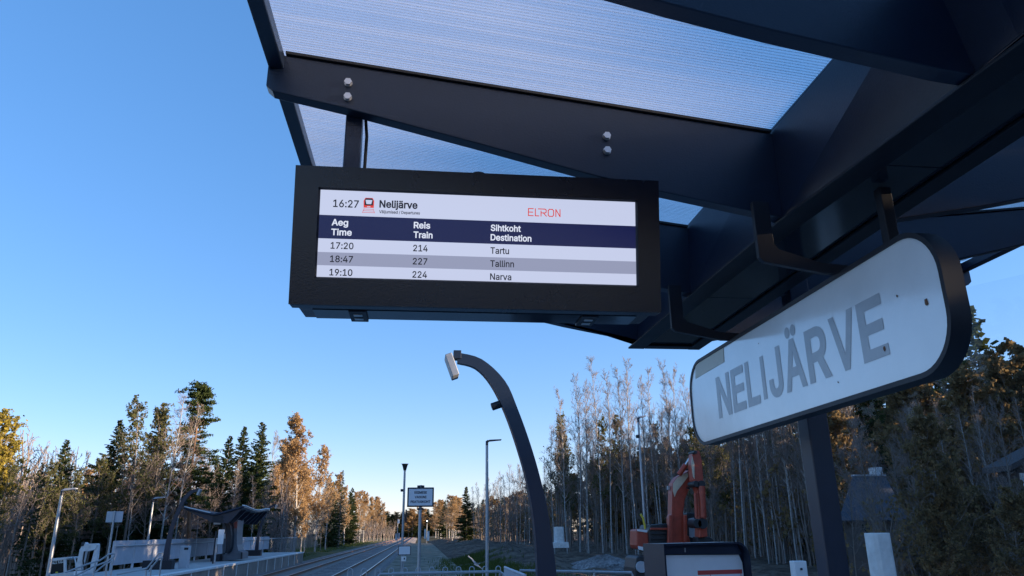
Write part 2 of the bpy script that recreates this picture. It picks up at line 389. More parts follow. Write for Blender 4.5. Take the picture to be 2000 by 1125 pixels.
for i, y in enumerate(RIBY):
    for side in (0, 1):
        pts = [mir(p) for p in rib_l] if side else [(1.486, TOPZ(1.486))] + rib_l[1:-1] + [(flx(y) + 0.022, 3.4755)]
        rb = MB().xz(pts, y - 0.03, y + 0.03).build('rib', PLATE, sh, 0.004)
        if i == 3 and not side:
            for (bx, bz) in bolt_spots:
                b = MB(); b.tube([(bx, y - 0.031, bz), (bx, y - 0.036, bz)], 0.017, 14); b.tube([(bx, y - 0.036, bz), (bx, y - 0.049, bz)], 0.016, 6)
                b.build('bolt', M['bolt'], rb, smooth=False)
# flexible lip under the sheets along each rib
for i, y in enumerate(RIBY):
    for side in (0, 1):
        pts = [(1.47, TOPZ(1.47) + 0.002), (-0.6, TOPZ(-0.6) + 0.002), (-0.6, TOPZ(-0.6) + 0.014), (1.47, TOPZ(1.47) + 0.014)]
        MB().xz([mir(p) for p in pts] if side else pts, y - 0.042, y + 0.042).build('glazing_gasket', M['rubber'], sh)
# edge tubes between rib tips
for i in range(len(RIBY) - 1):
    for side in (0, 1):
        a, b = -0.664, -0.602
        if side: a, b = 2 * SX - b, 2 * SX - a
        box('edge_tube', (a, RIBY[i] + 0.0302, 4.062), (b, RIBY[i + 1] - 0.0302, 4.124), PLATE, sh, 0.006)
# polycarbonate sheets: two skins and webs
def mat_poly(name, haze, tint, gloss=True):
    m = bpy.data.materials.new(name); m.use_nodes = True; nt = m.node_tree; nt.nodes.remove(nt.nodes['Principled BSDF']); out = nt.nodes['Material Output']
    tr = nt.nodes.new('ShaderNodeBsdfTransparent'); tr.inputs[0].default_value = (*tint, 1)
    tl = nt.nodes.new('ShaderNodeBsdfTranslucent'); tl.inputs[0].default_value = (0.98, 0.98, 0.99, 1)
    mx = nt.nodes.new('ShaderNodeMixShader')
    tc = nt.nodes.new('ShaderNodeTexCoord'); mp = nt.nodes.new('ShaderNodeMapping'); mp.inputs['Scale'].default_value = (0.25, 30, 1)
    nz = nt.nodes.new('ShaderNodeTexNoise'); nz.inputs['Scale'].default_value = 1.6; nz.inputs['Detail'].default_value = 1
    nt.links.new(tc.outputs['Object'], mp.inputs[0]); nt.links.new(mp.outputs[0], nz.inputs['Vector'])
    mr = nt.nodes.new('ShaderNodeMapRange'); mr.inputs['From Min'].default_value = 0.3; mr.inputs['From Max'].default_value = 0.7
    mr.inputs['To Min'].default_value = haze * 0.8; mr.inputs['To Max'].default_value = haze * 1.25
    nt.links.new(nz.outputs['Fac'], mr.inputs[0]); nt.links.new(mr.outputs[0], mx.inputs[0])
    gl = nt.nodes.new('ShaderNodeBsdfGlossy'); gl.inputs['Roughness'].default_value = 0.15
    lw = nt.nodes.new('ShaderNodeLayerWeight'); lw.inputs[0].default_value = 0.5; pw = nt.nodes.new('ShaderNodeMath'); pw.operation = 'POWER'; pw.inputs[1].default_value = 4.0
    nt.links.new(lw.outputs['Facing'], pw.inputs[0]); fr = nt.nodes.new('ShaderNodeMath'); fr.operation = 'MULTIPLY_ADD'; fr.inputs[1].default_value = 0.6; fr.inputs[2].default_value = 0.022; nt.links.new(pw.outputs[0], fr.inputs[0]); mx2 = nt.nodes.new('ShaderNodeMixShader')
    nt.links.new(tr.outputs[0], mx.inputs[1]); nt.links.new(tl.outputs[0], mx.inputs[2])
    nt.links.new(fr.outputs[0], mx2.inputs[0]); nt.links.new(mx.outputs[0], mx2.inputs[1]); nt.links.new(gl.outputs[0], mx2.inputs[2])
    nt.links.new((mx2 if gloss else mx).outputs[0], out.inputs[0]); return m
M['poly'] = mat_poly('polycarbonate_skin', 0.15, (0.985, 0.99, 0.995))
M['web'] = mat_poly('polycarbonate_web', 0.8, (0.97, 0.98, 0.99), False)
for i in range(len(RIBY) - 1):
    for side in (0, 1):
        x0, x1 = -0.655, 1.47
        g = (lambda x: 2 * SX - x) if side else (lambda x: x)
        y0, y1 = RIBY[i] + 0.001, RIBY[i + 1] - 0.001
        p = MB()
        for dz in (0.0155, 0.0215):
            p.add([(g(x0), y0, TOPZ(x0) + dz), (g(x1), y0, TOPZ(x1) + dz), (g(x1), y1, TOPZ(x1) + dz), (g(x0), y1, TOPZ(x0) + dz)], [(0, 1, 2, 3)])
        po = p.build('polycarbonate_sheet', M['poly'], sh, fix=False)
        w = MB(); n = int((y1 - y0) / 0.016)
        for k in range(1, n):
            y = y0 + k * 0.016
            w.add([(g(x0), y, TOPZ(x0) + 0.0156), (g(x1), y, TOPZ(x1) + 0.0156), (g(x1), y, TOPZ(x1) + 0.0205), (g(x0), y, TOPZ(x0) + 0.0205)], [(0, 1, 2, 3)])
        w.build('sheet_webs', M['web'], po, kind='stuff', fix=False)
# spine beam: webs, flanges, top tray, soffit
def strip(name, edge, w0, z0, z1, m, flip=1, y_end=4.95, bevel=0.003):
    a = [(x, y) for (y, x) in edge]; b = [(x + w0 * flip, y) for (y, x) in edge]
    pl = a + b[::-1]
    return MB().prism([(x, y, z0) for (x, y) in pl], (0, 0, z1 - z0)).build(name, m, sh, bevel)
strip('spine_flange', fl_l, 0.115, 3.462, 3.474, M['steel_dark'])
fl_r = [(-1.0, 1.95), (2.7, 1.93), (4.95, 1.945)]
strip('spine_flange', fl_r, 0.085, 3.462, 3.474, M['steel_dark'], -1)
wl = MB(); ys = [-1.0, 0.6, 1.5, 2.7, 3.8, 4.93]; 
rings = [[(flx(y) + 0.02, y, 3.4745), (flx(y) + 0.03, y, 3.4745), (1.50, y, 3.895), (1.478, y, 3.895)] for y in ys]
wl.loft(rings).build('spine_web', PLATE, sh)
MB().loft([[(1.925, y, 3.4745), (1.915, y, 3.4745), (1.88, y, 3.895), (1.902, y, 3.895)] for y in (-1.0, 4.93)]).build('spine_web', PLATE, sh)
box('spine_tray', (1.477, -1.0, 3.896), (1.903, 4.93, 3.905), PLATE, sh)
seams = [-1.0, 0.62, 2.2, 3.78, 4.86]
for a, b in zip(seams, seams[1:]):
    box('soffit_panel', (1.545, a + 0.003, 3.478), (1.87, b - 0.003, 3.486), M['soffit'], sh, 0.002)
box('spine_end_strip', (1.545, 4.865, 3.464), (1.86, 4.948, 3.4735), M['steel_dark'], sh)
box('spine_end_plate', (1.462, 4.935, 3.475), (1.905, 4.947, 3.894), PLATE, sh)
# post, wind screen
box('post', (2.02, 3.72, PZT), (2.135, 3.83, 3.60), M['steel'], sh, 0.006)
box('post_arm', (1.93, 3.745, 3.50), (2.10, 3.81, 3.58), M['steel'], sh, 0.004)
def mat_glass(name, tint=(0.93, 0.95, 0.96), haze=0.012):
    m = bpy.data.materials.new(name); m.use_nodes = True; nt = m.node_tree; nt.nodes.remove(nt.nodes['Principled BSDF']); out = nt.nodes['Material Output']
    tr = nt.nodes.new('ShaderNodeBsdfTransparent'); tr.inputs[0].default_value = (*tint, 1)
    gl = nt.nodes.new('ShaderNodeBsdfGlossy'); gl.inputs['Roughness'].default_value = 0.02
    df = nt.nodes.new('ShaderNodeBsdfDiffuse'); df.inputs[0].default_value = (0.5, 0.52, 0.55, 1)
    lw = nt.nodes.new('ShaderNodeLayerWeight'); lw.inputs[0].default_value = 0.5; pw = nt.nodes.new('ShaderNodeMath'); pw.operation = 'POWER'; pw.inputs[1].default_value = 4.0
    nt.links.new(lw.outputs['Facing'], pw.inputs[0]); fr = nt.nodes.new('ShaderNodeMath'); fr.operation = 'MULTIPLY_ADD'; fr.inputs[1].default_value = 0.6; fr.inputs[2].default_value = 0.03; nt.links.new(pw.outputs[0], fr.inputs[0])
    m1 = nt.nodes.new('ShaderNodeMixShader'); m2 = nt.nodes.new('ShaderNodeMixShader'); m1.inputs[0].default_value = haze
    nt.links.new(tr.outputs[0], m1.inputs[1]); nt.links.new(df.outputs[0], m1.inputs[2])
    nt.links.new(fr.outputs[0], m2.inputs[0]); nt.links.new(m1.outputs[0], m2.inputs[1]); nt.links.new(gl.outputs[0], m2.inputs[2]); nt.links.new(m2.outputs[0], out.inputs[0])
    return m
M['glass'] = mat_glass('clear_glass')
g0 = PY(1897, 559, 3.76); g1 = PY(2000, 535, 3.76); sl_ = (g1[2] - g0[2]) / (g1[0] - g0[0])
MB().add([(2.15, 3.76, PZT + 0.15), (4.0, 3.76, PZT + 0.15), (4.0, 3.76, g0[2] + sl_ * (4.0 - g0[0])), (2.15, 3.76, g0[2] + sl_ * (2.15 - g0[0]))], [(0, 1, 2, 3)]).build('glass_pane', M['glass'], sh)

# ================================================================== DEPARTURE BOARD
TL = rad(10.0); U = np.array([0, -math.sin(TL), math.cos(TL)]); RX = np.array([1.0, 0, 0]); NB = np.array([0, -math.cos(TL), -math.sin(TL)])
BC = np.array([0.195, 2.50, 3.261]); BW, BH = 1.343, 0.503; SW, SHH = 1.163, 0.318
SC = BC + U * 0.008
def bp(u, v, d=0.0, c=None): return (BC if c is None else c) + RX * u + U * v + NB * d
bd = thing('departure_board', (BC[0], 2.6, 3.0), 'black departure display hanging from the canopy rib showing train times', 'display board')
hb = MB(); hw, hh = BW / 2, BH / 2
FT, FB = bp(0, hh, -.012), bp(0, -hh, -.012)      # front face, seen in section
sec = [(FT[1], FT[2]), (FB[1], FB[2]), (FB[1] + .035, FB[2] - .002), (FB[1] + .05, FB[2] + .006), (FB[1] + .205, FB[2] + .012), (FB[1] + .215, FB[2] + .03), (FB[1] + .19, FT[2] + .03), (FT[1] + .03, FT[2] + .012)]
ins = [(0, 0), (0, 0), (.004, .004), (.022, .02), (.026, .02), (.026, .02), (0, 0), (0, 0)]
hb.loft([[(BC[0] - hw + i[0], p[0], p[1]) for p, i in zip(sec, ins)], [(BC[0] + hw - i[1], p[0], p[1]) for p, i in zip(sec, ins)]]).build('housing', M['housing'], bd, 0.003)
sw, s2 = SW / 2, SHH / 2
bz = MB(); so = 0.008
fo = [(-hw, -hh), (hw, -hh), (hw, hh), (-hw, hh)]; fi = [(-sw - .006, -s2 - .006 + so), (sw + .006, -s2 - .006 + so), (sw + .006, s2 + .006 + so), (-sw - .006, s2 + .006 + so)]
for k in range(4):
    k2 = (k + 1) % 4
    a, b, c, d = fo[k], fo[k2], fi[k2], fi[k]
    bz.loft([[bp(*p, 0.0) for p in (a, b, c, d)], [bp(*p, -0.0118) for p in (a, b, c, d)]])
bezel = bz.build('bezel', M['housing'], bd)
lip = MB()
fi2 = [(-sw, -s2 + so), (sw, -s2 + so), (sw, s2 + so), (-sw, s2 + so)]
for k in range(4):
    k2 = (k + 1) % 4
    a, b, c, d = fi[k], fi[k2], fi2[k2], fi2[k]
    lip.add([bp(*a, -0.004), bp(*b, -0.004), bp(*c, -0.0108), bp(*d, -0.0108)], [(0, 1, 2, 3)])
lip.build('screen_lip', M['steel_dark'], bezel, fix=False)
EM = 1.0
def srgb(r, g, b): return tuple(((c / 255 + 0.055) / 1.055) ** 2.4 if c > 10 else c / 255 / 12.92 for c in (r, g, b))
XPO = 2 ** vs.exposure
def scr(name, rgb): return mat_emit(name, tuple(c / XPO for c in srgb(*rgb)), 1.0, 0.22)
M['scr_white'] = scr('screen_white', (196, 204, 232)); M['scr_navy'] = scr('screen_navy', (2, 14, 70)); M['scr_grey'] = scr('screen_grey', (146, 152, 180))
M['scr_ink'] = scr('screen_ink', (4, 6, 24)); M['scr_red'] = scr('screen_red', (214, 60, 48)); M['scr_text'] = scr('screen_text_white', (222, 228, 246))
scrn = MB().add([bp(-sw, -s2, -.0105, SC), bp(sw, -s2, -.0105, SC), bp(sw, s2, -.0105, SC), bp(-sw, s2, -.0105, SC)], [(0, 1, 2, 3)]).build('screen', M['scr_white'], bd, fix=False)
def sp(u, v, d=0.0): return bp(-sw + u * SW, s2 - v * SHH, -.0105 + d, SC)
def band(name, v0, v1, m): return MB().add([sp(0, v1, .0006), sp(1, v1, .0006), sp(1, v0, .0006), sp(0, v0, .0006)], [(0, 1, 2, 3)]).build(name, m, scrn, fix=False)
band('header_band', 0.292, 0.562, M['scr_navy']); band('timetable_row', 0.718, 0.868, M['scr_grey'])
def st(body, u0, u1, v0, v1, m, off=0.0): return text('screen_text', body, sp(u0, v1, .0006), RX, U, (u1 - u0) * SW, (v1 - v0) * SHH, M[m], scrn, off, 0.0007)
st('16:27', .040, .118, .112, .195, 'scr_ink', .014); st('Nelijärve', .181, .299, .100, .180, 'scr_ink', .026); st('Väljumised / Departures', .181, .307, .215, .248, 'scr_ink', .016)
st('Aeg', .038, .088, .338, .408, 'scr_text', .02); st('Time', .038, .100, .450, .520, 'scr_text', .02)
st('Reis', .289, .340, .338, .408, 'scr_text', .02); st('Train', .289, .348, .450, .520, 'scr_text', .02)
st('Sihtkoht', .530, .626, .338, .408, 'scr_text', .02); st('Destination', .530, .660, .450, .520, 'scr_text', .02)
for (v0, a, b, c, cu) in ((.604, '17:20', '214', 'Tartu', .589), (.756, '18:47', '227', 'Tallinn', .605), (.908, '19:10', '224', 'Narva', .597)):
    st(a, .038, .107, v0, v0 + .072, 'scr_ink', .014); st(b, .289, .334, v0, v0 + .072, 'scr_ink', .014); st(c, .530, cu, v0, v0 + .072, 'scr_ink', .014)
# thin line lettering of the operator
def lines2(name, polys, m, w, d=0.0012):
    b = MB()
    for pl in polys:
        for (p, q) in zip(pl, pl[1:]):
            P, Q = sp(*p, d), sp(*q, d); t = _n(Q - P); s = np.cross(NB, t) * w
            b.add([P - s - t * w * .9, Q - s + t * w * .9, Q + s + t * w * .9, P + s - t * w * .9], [(0, 1, 2, 3)])
    return b.build(name, m, scrn, fix=False)
a0, a1 = 0.128, 0.212
def el(x, y): return (0.650 + x * 0.0246, a0 + y * (a1 - a0))
lines2('operator_lettering', [[el(.62, 0), el(0, 0), el(0, 1), el(.62, 1)], [el(0, .5), el(.55, .5)],
    [el(.9, 0), el(.9, 1), el(1.35, 1)], [el(1.3, 0), el(2.15, 0), el(2.32, .12), el(2.32, .42), el(2.15, .55), el(1.65, .55)], [el(1.65, .3), el(1.65, 1)], [el(1.95, .55), el(2.35, 1)],
    [el(2.75, 0), el(2.6, .18), el(2.6, .82), el(2.75, 1), el(3.15, 1), el(3.3, .82), el(3.3, .18), el(3.15, 0), el(2.75, 0)],
    [el(3.6, 1), el(3.6, 0), el(4.15, 1), el(4.15, 0)]], M['scr_red'], 0.0017)
# train pictogram
def quad(name, pts, m, d): return MB().add([sp(*p, d) for p in pts], [tuple(range(len(pts)))]).build(name, m, scrn, fix=False)
ix = lambda x: .130 + x * .037
iy = lambda y: .075 + y * .175
quad('train_icon', [(ix(.08), iy(.66)), (ix(.92), iy(.66)), (ix(.94), iy(.2)), (ix(.8), iy(0)), (ix(.2), iy(0)), (ix(.06), iy(.2))], M['scr_red'], .0008)
quad('train_icon', [(ix(.16), iy(.5)), (ix(.84), iy(.5)), (ix(.84), iy(.12)), (ix(.74), iy(.03)), (ix(.26), iy(.03)), (ix(.16), iy(.12))], M['scr_ink'], .0011)
quad('train_icon', [(ix(.3), iy(.42)), (ix(.7), iy(.42)), (ix(.78), iy(.14)), (ix(.22), iy(.14))], M['scr_white'], .0014)
quad('train_icon', [(ix(.36), iy(.63)), (ix(.64), iy(.63)), (ix(.64), iy(.57)), (ix(.36), iy(.57))], M['scr_white'], .0014)
lines2('train_icon', [[(ix(.12), iy(.72)), (ix(.0), iy(1))], [(ix(.88), iy(.72)), (ix(1), iy(1))], [(ix(.1), iy(.76)), (ix(.9), iy(.76))], [(ix(.05), iy(.87)), (ix(.95), iy(.87))], [(ix(0), iy(.98)), (ix(1), iy(.98))]], M['scr_red'], 0.0007)
# hangers, cable, sensor, latches
for hx in (-0.315, 0.737):
    box('hanger_tube', (hx - 0.034, 2.752, 3.45), (hx + 0.034, 2.812, 4.03 if hx < 0 else 3.84), PLATE, bd, 0.005)
tube('cable', [(-0.272, 2.775, 4.02), (-0.270, 2.775, 3.90), (-0.262, 2.78, 3.82), (-0.264, 2.78, 3.62), (-0.268, 2.77, 3.5)], 0.007, M['rubber'], bd)
c0 = bp(-.007, hh, -.1); MB().tube([c0, c0 + U * 0.022, c0 + U * 0.03], 0.026, 16, r2=0.022).build('sensor_knob', M['steel_dark'], bd, smooth=True)
c0 = bp(-.385, hh, -.1); MB().tube([c0, c0 + U * 0.012], 0.010, 12).build('screw_head', M['steel_dark'], bd, smooth=True)
for lx in (-.44, .42):
    lt = box('latch', (BC[0] + lx - .032, FB[1] + .055, FB[2] - .006), (BC[0] + lx + .032, FB[1] + .19, FB[2] + .012), M['steel_dark'], bd, 0.002)
    for q in (.085, .135): box('latch_screw', (BC[0] + lx - .016, FB[1] + q, FB[2] - .010), (BC[0] + lx + .016, FB[1] + q + .02, FB[2] - .0061), M['bolt'], lt, 0.001)
box('access_panel', (BC[0] - .60, FB[1] + .065, FB[2] + .002), (BC[0] + .60, FB[1] + .18, FB[2] + .0075), M['soffit'], bd, 0.001)

# ================================================================== STATION NAME SIGN
SGX = 1.64; ZB, ZT, YN, YF = 2.715, 3.222, 2.055, 4.40
def stadium(y0, y1, z0, z1, rn, rf, n=10):
    pts = []
    for (cy, cz, a0_, r) in ((y1 - rf, z0 + rf, -90, rf), (y1 - rf, z1 - rf, 0, rf), (y0 + rn, z1 - rn, 90, rn), (y0 + rn, z0 + rn, 180, rn)):
        for k in range(n + 1):
            a = rad(a0_ + 90 * k / n); pts.append((cy + r * math.cos(a), cz + r * math.sin(a)))
    return pts
ss = thing('station_name_sign', (SGX, 3.2, ZB), 'long white station name sign with round ends hung under the canopy', 'sign')
outer = stadium(YN, YF, ZB, ZT, .19, .19); inner = stadium(YN + .018, YF - .018, ZB + .018, ZT - .018, .172, .172)
n = len(outer); r = MB()
r.loft([[(SGX, y, z) for (y, z) in inner], [(SGX, y, z) for (y, z) in outer], [(SGX + .072, y, z) for (y, z) in outer], [(SGX + .072, y, z) for (y, z) in inner]], caps=False)
for k in range(n):
    k2 = (k + 1) % n
    r.add([(SGX, *inner[k]), (SGX, *inner[k2]), (SGX + .01, *inner[k2]), (SGX + .01, *inner[k])], [(0, 1, 2, 3)])
r.build('rim', M['steel_dark'], ss, smooth=True)
def mat_sign():
    m = mat('sign_enamel', (0.82, 0.83, 0.82), 0.16, var=0.07, vscale=2.2, bump=0.10, bscale=7, spec=0.9, coat=0.8)
    return m
M['sign'] = mat_sign()
face = MB(); face.prism([(SGX + .006, y, z) for (y, z) in inner], (.06, 0, 0)); fo_ = face.build('sign_face', M['sign'], ss)
M['sign_ink'] = mat('faded_grey_letters', (0.43, 0.44, 0.45), 0.2, var=0.12, vscale=5, bump=0.08, bscale=7)
L0, L1 = 3.985, 2.395; zb = 2.842; caph = 0.212
wsum = {'N': .78, 'E': .68, 'L': .60, 'I': .28, 'J': .58, 'Ä': .80, 'R': .76, 'V': .76}
word = 'NELIJÄRVE'; tot = sum(wsum[c] for c in word); gapf = 0.10; unit = (L0 - L1) / (tot + gapf * (len(word) - 1)); y = L0
for ch in word:
    w = wsum[ch] * unit
    if ch == 'I': MB().add([(SGX + .0045, y - w * .22, zb), (SGX + .0045, y - w * .78, zb), (SGX + .0045, y - w * .78, zb + caph), (SGX + .0045, y - w * .22, zb + caph)], [(0, 1, 2, 3)]).build('letter', M['sign_ink'], fo_, fix=False)
    else: text('letter', ch, (SGX + .006, y, zb), (0, -1, 0), (0, 0, 1), w, caph, M['sign_ink'], fo_, .022, .0015)
    y -= w + gapf * unit
M['tape'] = mat('yellowed_tape', (0.55, 0.52, 0.42), 0.4, var=0.1)
MB().prism([(SGX + .0035, 4.27, 3.20), (SGX + .0035, 3.83, 3.203), (SGX + .0035, 3.84, 3.125), (SGX + .0035, 4.29, 3.12)], (.002, 0, 0)).build('tape_strip', M['tape'], fo_)
M['rust'] = mat('rust', (0.16, 0.08, 0.045), 0.8)
rnd = random.Random(3)
for (yy, zz, s) in ((2.16, 2.955, .010), (2.42, 2.86, .007), (2.30, 3.02, .004), (2.75, 2.80, .0025), (3.4, 3.12, .0025)):
    MB().prism([(SGX + .0035, yy + s * math.cos(t) * rnd.uniform(.6, 1.2), zz + s * 1.5 * math.sin(t) * rnd.uniform(.6, 1.2)) for t in [k * math.pi / 4 for k in range(8)]], (.001, 0, 0)).build('chip', M['rust'], fo_)
for by in (2.655, 3.745):
    pts = [(1.325, 3.53), (1.395, 3.53), (1.395, 3.345), (1.412, 3.322), (1.59, 3.268), (1.70, 3.262), (1.72, 3.235), (1.64, 3.2225), (1.60, 3.2225), (1.345, 3.265), (1.325, 3.285)]
    MB().xz(pts, by - .012, by + .012).build('bracket', M['steel_dark'], ss, 0.002)
box('hanger_bar', (1.675, 2.33, 3.2225), (1.72, 2.37, 3.461), M['steel_dark'], ss, 0.003)
# ================================================================== NEAR PLATFORM THINGS
def arch_lamp(loc, mirror, label, group):
    """curved box-section lamp mast, its head leaning towards the track; local base at the origin"""
    Y0 = 9.5; base = np.array([1.53, Y0, PZT])
    top_px = [(893, 690), (940, 703), (985, 745), (1010, 800), (1035, 870), (1055, 940), (1070, 1010), (1085, 1125)]
    low_px = [(893, 710), (928, 720), (958, 752), (985, 806), (1011, 880), (1031, 955), (1043, 1035), (1048, 1125)]
    def loc2(p): q = PY(p[0], p[1], Y0) - base; return (q[0] * mirror, q[2])
    top = [loc2(p) for p in top_px] + [(0.15 * mirror, 0.35), (0.17 * mirror, 0.0)]
    low = [loc2(p) for p in low_px] + [(-0.13 * mirror, 0.35), (-0.14 * mirror, 0.0)]
    def smooth(pts, k=4):
        P = [np.array(p) for p in pts]; out = []
        for i in range(len(P) - 1):
            p0, p1, p2, p3 = P[max(i - 1, 0)], P[i], P[i + 1], P[min(i + 2, len(P) - 1)]
            for j in range(k):
                t = j / k; out.append(tuple(0.5 * ((2 * p1) + (-p0 + p2) * t + (2 * p0 - 5 * p1 + 4 * p2 - p3) * t * t + (-p0 + 3 * p1 - 3 * p2 + p3) * t ** 3)))
        out.append(tuple(P[-1])); return out
    T, L = smooth(top), smooth(low)
    root = thing('arched_lamp', (0, 0, 0), label, 'street lamp', group)
    rings = []
    for i, (a, b) in enumerate(zip(T, L)):
        d = 0.05 + 0.05 * i / len(T)
        rings.append([(a[0], -d, a[1]), (a[0], d, a[1]), (b[0], d, b[1]), (b[0], -d, b[1])])
    MB().loft(rings).build('mast', M['steel'], root, smooth=False)
    tx, tz = T[0][0], T[0][1]
    box('foot', (min(-0.35 * mirror, 1.0 * mirror), -0.28, 0), (max(-0.35 * mirror, 1.0 * mirror), 0.28, 0.42), M['steel_dark'], root, 0.02)
    MB().obox((tx - 0.0 * mirror, 0, tz - 0.03), (1, 0, 0), (0, 1, 0), (0, 0, 1), 0.05, 0.075, 0.055).build('head_clamp', M['steel'], root, 0.006)
    a = rad(20) * mirror
    MB().obox((tx - 0.07 * mirror, 0, tz - 0.18), (math.cos(a), 0, math.sin(a)), (0, 1, 0), (-math.sin(a), 0, math.cos(a)), 0.045, 0.16, 0.15).build('lamp_head', M['galv'], root, 0.008)
    i = 11; c = L[i]
    MB().tube([(c[0] + 0.02 * mirror, 0, c[1] + 0.02), (c[0] - 0.12 * mirror, 0, c[1] - 0.03)], 0.05, 12).build('loudspeaker', M['steel_dark'], root, 0.006)
    root.location = Vector(loc)
    return root
ag = 'arched platform lamps'
arch_lamp((1.53, 9.5, PZT), 1, 'tall dark arched lamp mast rising beside the departure board', ag)
p = PZ(322, 1112, PZT); arch_lamp((p[0], 40.0, PZT), -1, 'dark arched lamp mast left of the opposite shelter', ag)
p = PZ(505, 1085, PZT); arch_lamp((p[0], 62.0, PZT), -1, 'dark arched lamp mast beyond the opposite shelter', ag)

# hoop railing across the end of the platform
fr = thing('hoop_railing', (0.2, 12.05, PZT), 'galvanised hoop railing across the platform end', 'railing')
ZR = 1.665
for i in range(12):
    cx_ = -1.02 + i * 0.2025; w = 0.036
    pts = [(cx_ - w, 12.05, PZT)] + [(cx_ - w * math.cos(math.pi * k / 8), 12.05, ZR + 0.045 + w * math.sin(math.pi * k / 8)) for k in range(9)] + [(cx_ + w, 12.05, PZT)]
    tube('hoop', pts, 0.008, M['galv'], fr, 6)
tube('top_rail', [(-0.6, 12.02, ZR - 0.03), (-0.58, 12.02, ZR), (1.22, 12.02, ZR), (1.22, 12.02, PZT)], 0.017, M['galv'], fr)
r2 = thing('end_rail', (1.0, 11.0, PZT), 'galvanised pipe rail in front of the hoop railing', 'railing')
a = PY(765, 1120, 11.0); b = PY(975, 1120, 11.0)
tube('top_rail', [(a[0], 11.0, a[2]), (b[0], 11.0, a[2]), (b[0] + 0.05, 11.0, a[2] - 0.03), (b[0] + 0.07, 11.0, a[2] - 0.1), (b[0] + 0.07, 11.0, PZT)], 0.019, M['galv'], r2)
tube('upright', [(a[0] + 0.02, 11.0, a[2] - 0.01), (a[0] + 0.02, 11.0, PZT)], 0.017, M['galv'], r2)
r3 = thing('side_rail', (2.2, 11.4, PZT), 'galvanised pipe rail running right past the arched lamp', 'railing')
a = PY(1015, 1114, 11.4); b = PY(1233, 1118, 11.4)
tube('top_rail', [(a[0], 11.4, a[2]), (b[0], 11.4, b[2]), (b[0] + 0.02, 11.4, b[2] - 0.05), (b[0] + 0.02, 11.4, PZT)], 0.018, M['galv'], r3)
tube('upright', [(a[0] + 1.1, 11.4, a[2] - 0.01), (a[0] + 1.1, 11.4, PZT)], 0.017, M['galv'], r3)
mg = thing('gate_panel', (1.3, 11.3, PZT), 'grey barred gate panel standing edge-on by the railing', 'gate')
a = PY(986, 1108, 12.0); b = PY(1026, 1124, 10.4)
top = np.array([a, b]); nb = 16
tube('frame_bar', [a, b], 0.018, M['galv_paint'], mg)
tube('frame_bar', [(a[0], a[1], PZT + 0.1), (b[0], b[1], PZT + 0.1)], 0.018, M['galv_paint'], mg)
for k in range(nb + 1):
    q = a + (b - a) * k / nb; tube('bar', [(q[0], q[1], PZT), (q[0], q[1], q[2])], 0.016, M['galv_paint'], mg, 6)

# stop sign for the first carriage, and small signs on the lamp pole
M['sign_blue'] = mat('sign_panel', (0.62, 0.66, 0.72), 0.3, var=0.04)
def panel_sign(name, px0, py0, px1, py1, Y, lines, label, pole_z, pole_r=0.03, txt=True):
    a = PY(px0, py0, Y); b = PY(px1, py1, Y)
    t = thing(name, ((a[0] + b[0]) / 2, Y, pole_z), label, 'sign')
    box('sign_frame', (a[0], Y, b[2]), (b[0], Y + 0.03, a[2]), M['steel_dark'], t, 0.012)
    m = 0.055 * (b[0] - a[0])
    pn = box('sign_panel', (a[0] + m, Y - 0.004, b[2] + m), (b[0] - m, Y + 0.01, a[2] - m), M['sign_blue'], t)
    h = a[2] - b[2]; W = b[0] - a[0]
    for i, (s, w) in enumerate(lines):
        cx_ = (a[0] + b[0]) / 2; z = a[2] - h * (0.32 + 0.235 * i)
        text('sign_text', s, (cx_ - w * W / 2, Y - 0.004, z), (1, 0, 0), (0, 0, 1), w * W, h * 0.115, M['ink'], pn, 0.03, 0.002)
    cx_ = (a[0] + b[0]) / 2
    if pole_r:
        tube('pole', [(cx_, Y + 0.03 + pole_r, pole_z), (cx_, Y + 0.03 + pole_r, a[2] + 0.05)], pole_r, M['galv'], t)
        box('clamp', (cx_ - 0.07, Y + 0.031, b[2] - 0.06), (cx_ + 0.07, Y + 0.05, b[2] - 0.02), M['steel_dark'], t)
        box('top_cap', (cx_ - 0.08, Y + 0.031, a[2] + 0.002), (cx_ + 0.08, Y + 0.07, a[2] + 0.045), M['steel_dark'], t, 0.008)
    return t
panel_sign('stop_sign', 796, 952, 847, 990, 17.0, [('ESIMESE', .47), ('VAGUNI', .44), ('PEATUSKOHT', .74)], 'framed white stop sign on a pole beyond the hoop railing', -0.3, 0.035)

def led_lamp(name, px_top, py_top, px_base, Y, zb, side, label, group='street lamps round the station', hood=0.45, r=0.06, extra=None):
    a = PY(px_top, py_top, Y); t = thing(name, (a[0], Y, zb), label, 'street lamp', group)
    tube('pole', [(a[0], Y, zb), (a[0], Y, a[2] - 0.12)], r, M['galv'], t, 12, r2=r * 0.75)
    tube('spigot', [(a[0], Y, a[2] - 0.2), (a[0], Y, a[2] - 0.02), (a[0] + side * 0.08, Y, a[2] + 0.02)], r * 0.8, M['steel'], t)
    hd = MB(); W = 0.11; prof = [(-0.03, 0.0), (0.12, 0.085), (hood, 0.11), (hood + 0.03, 0.085), (hood, 0.06), (0.1, 0.0)]
    hd.prism([(a[0] + side * x, Y - W, a[2] - 0.01 + z) for (x, z) in prof], (0, 2 * W, 0)).build('lamp_head', M['steel'] if 900 < px_top < 1000 else M['galv_paint'], t, 0.01)
    if extra:
        for (ex, ez, s) in extra: box('camera_box', (a[0] + min(0, ex), Y - 0.06, a[2] - ez - s), (a[0] + max(0, ex), Y + 0.06, a[2] - ez), M['steel_dark'], t, 0.01)
    return t
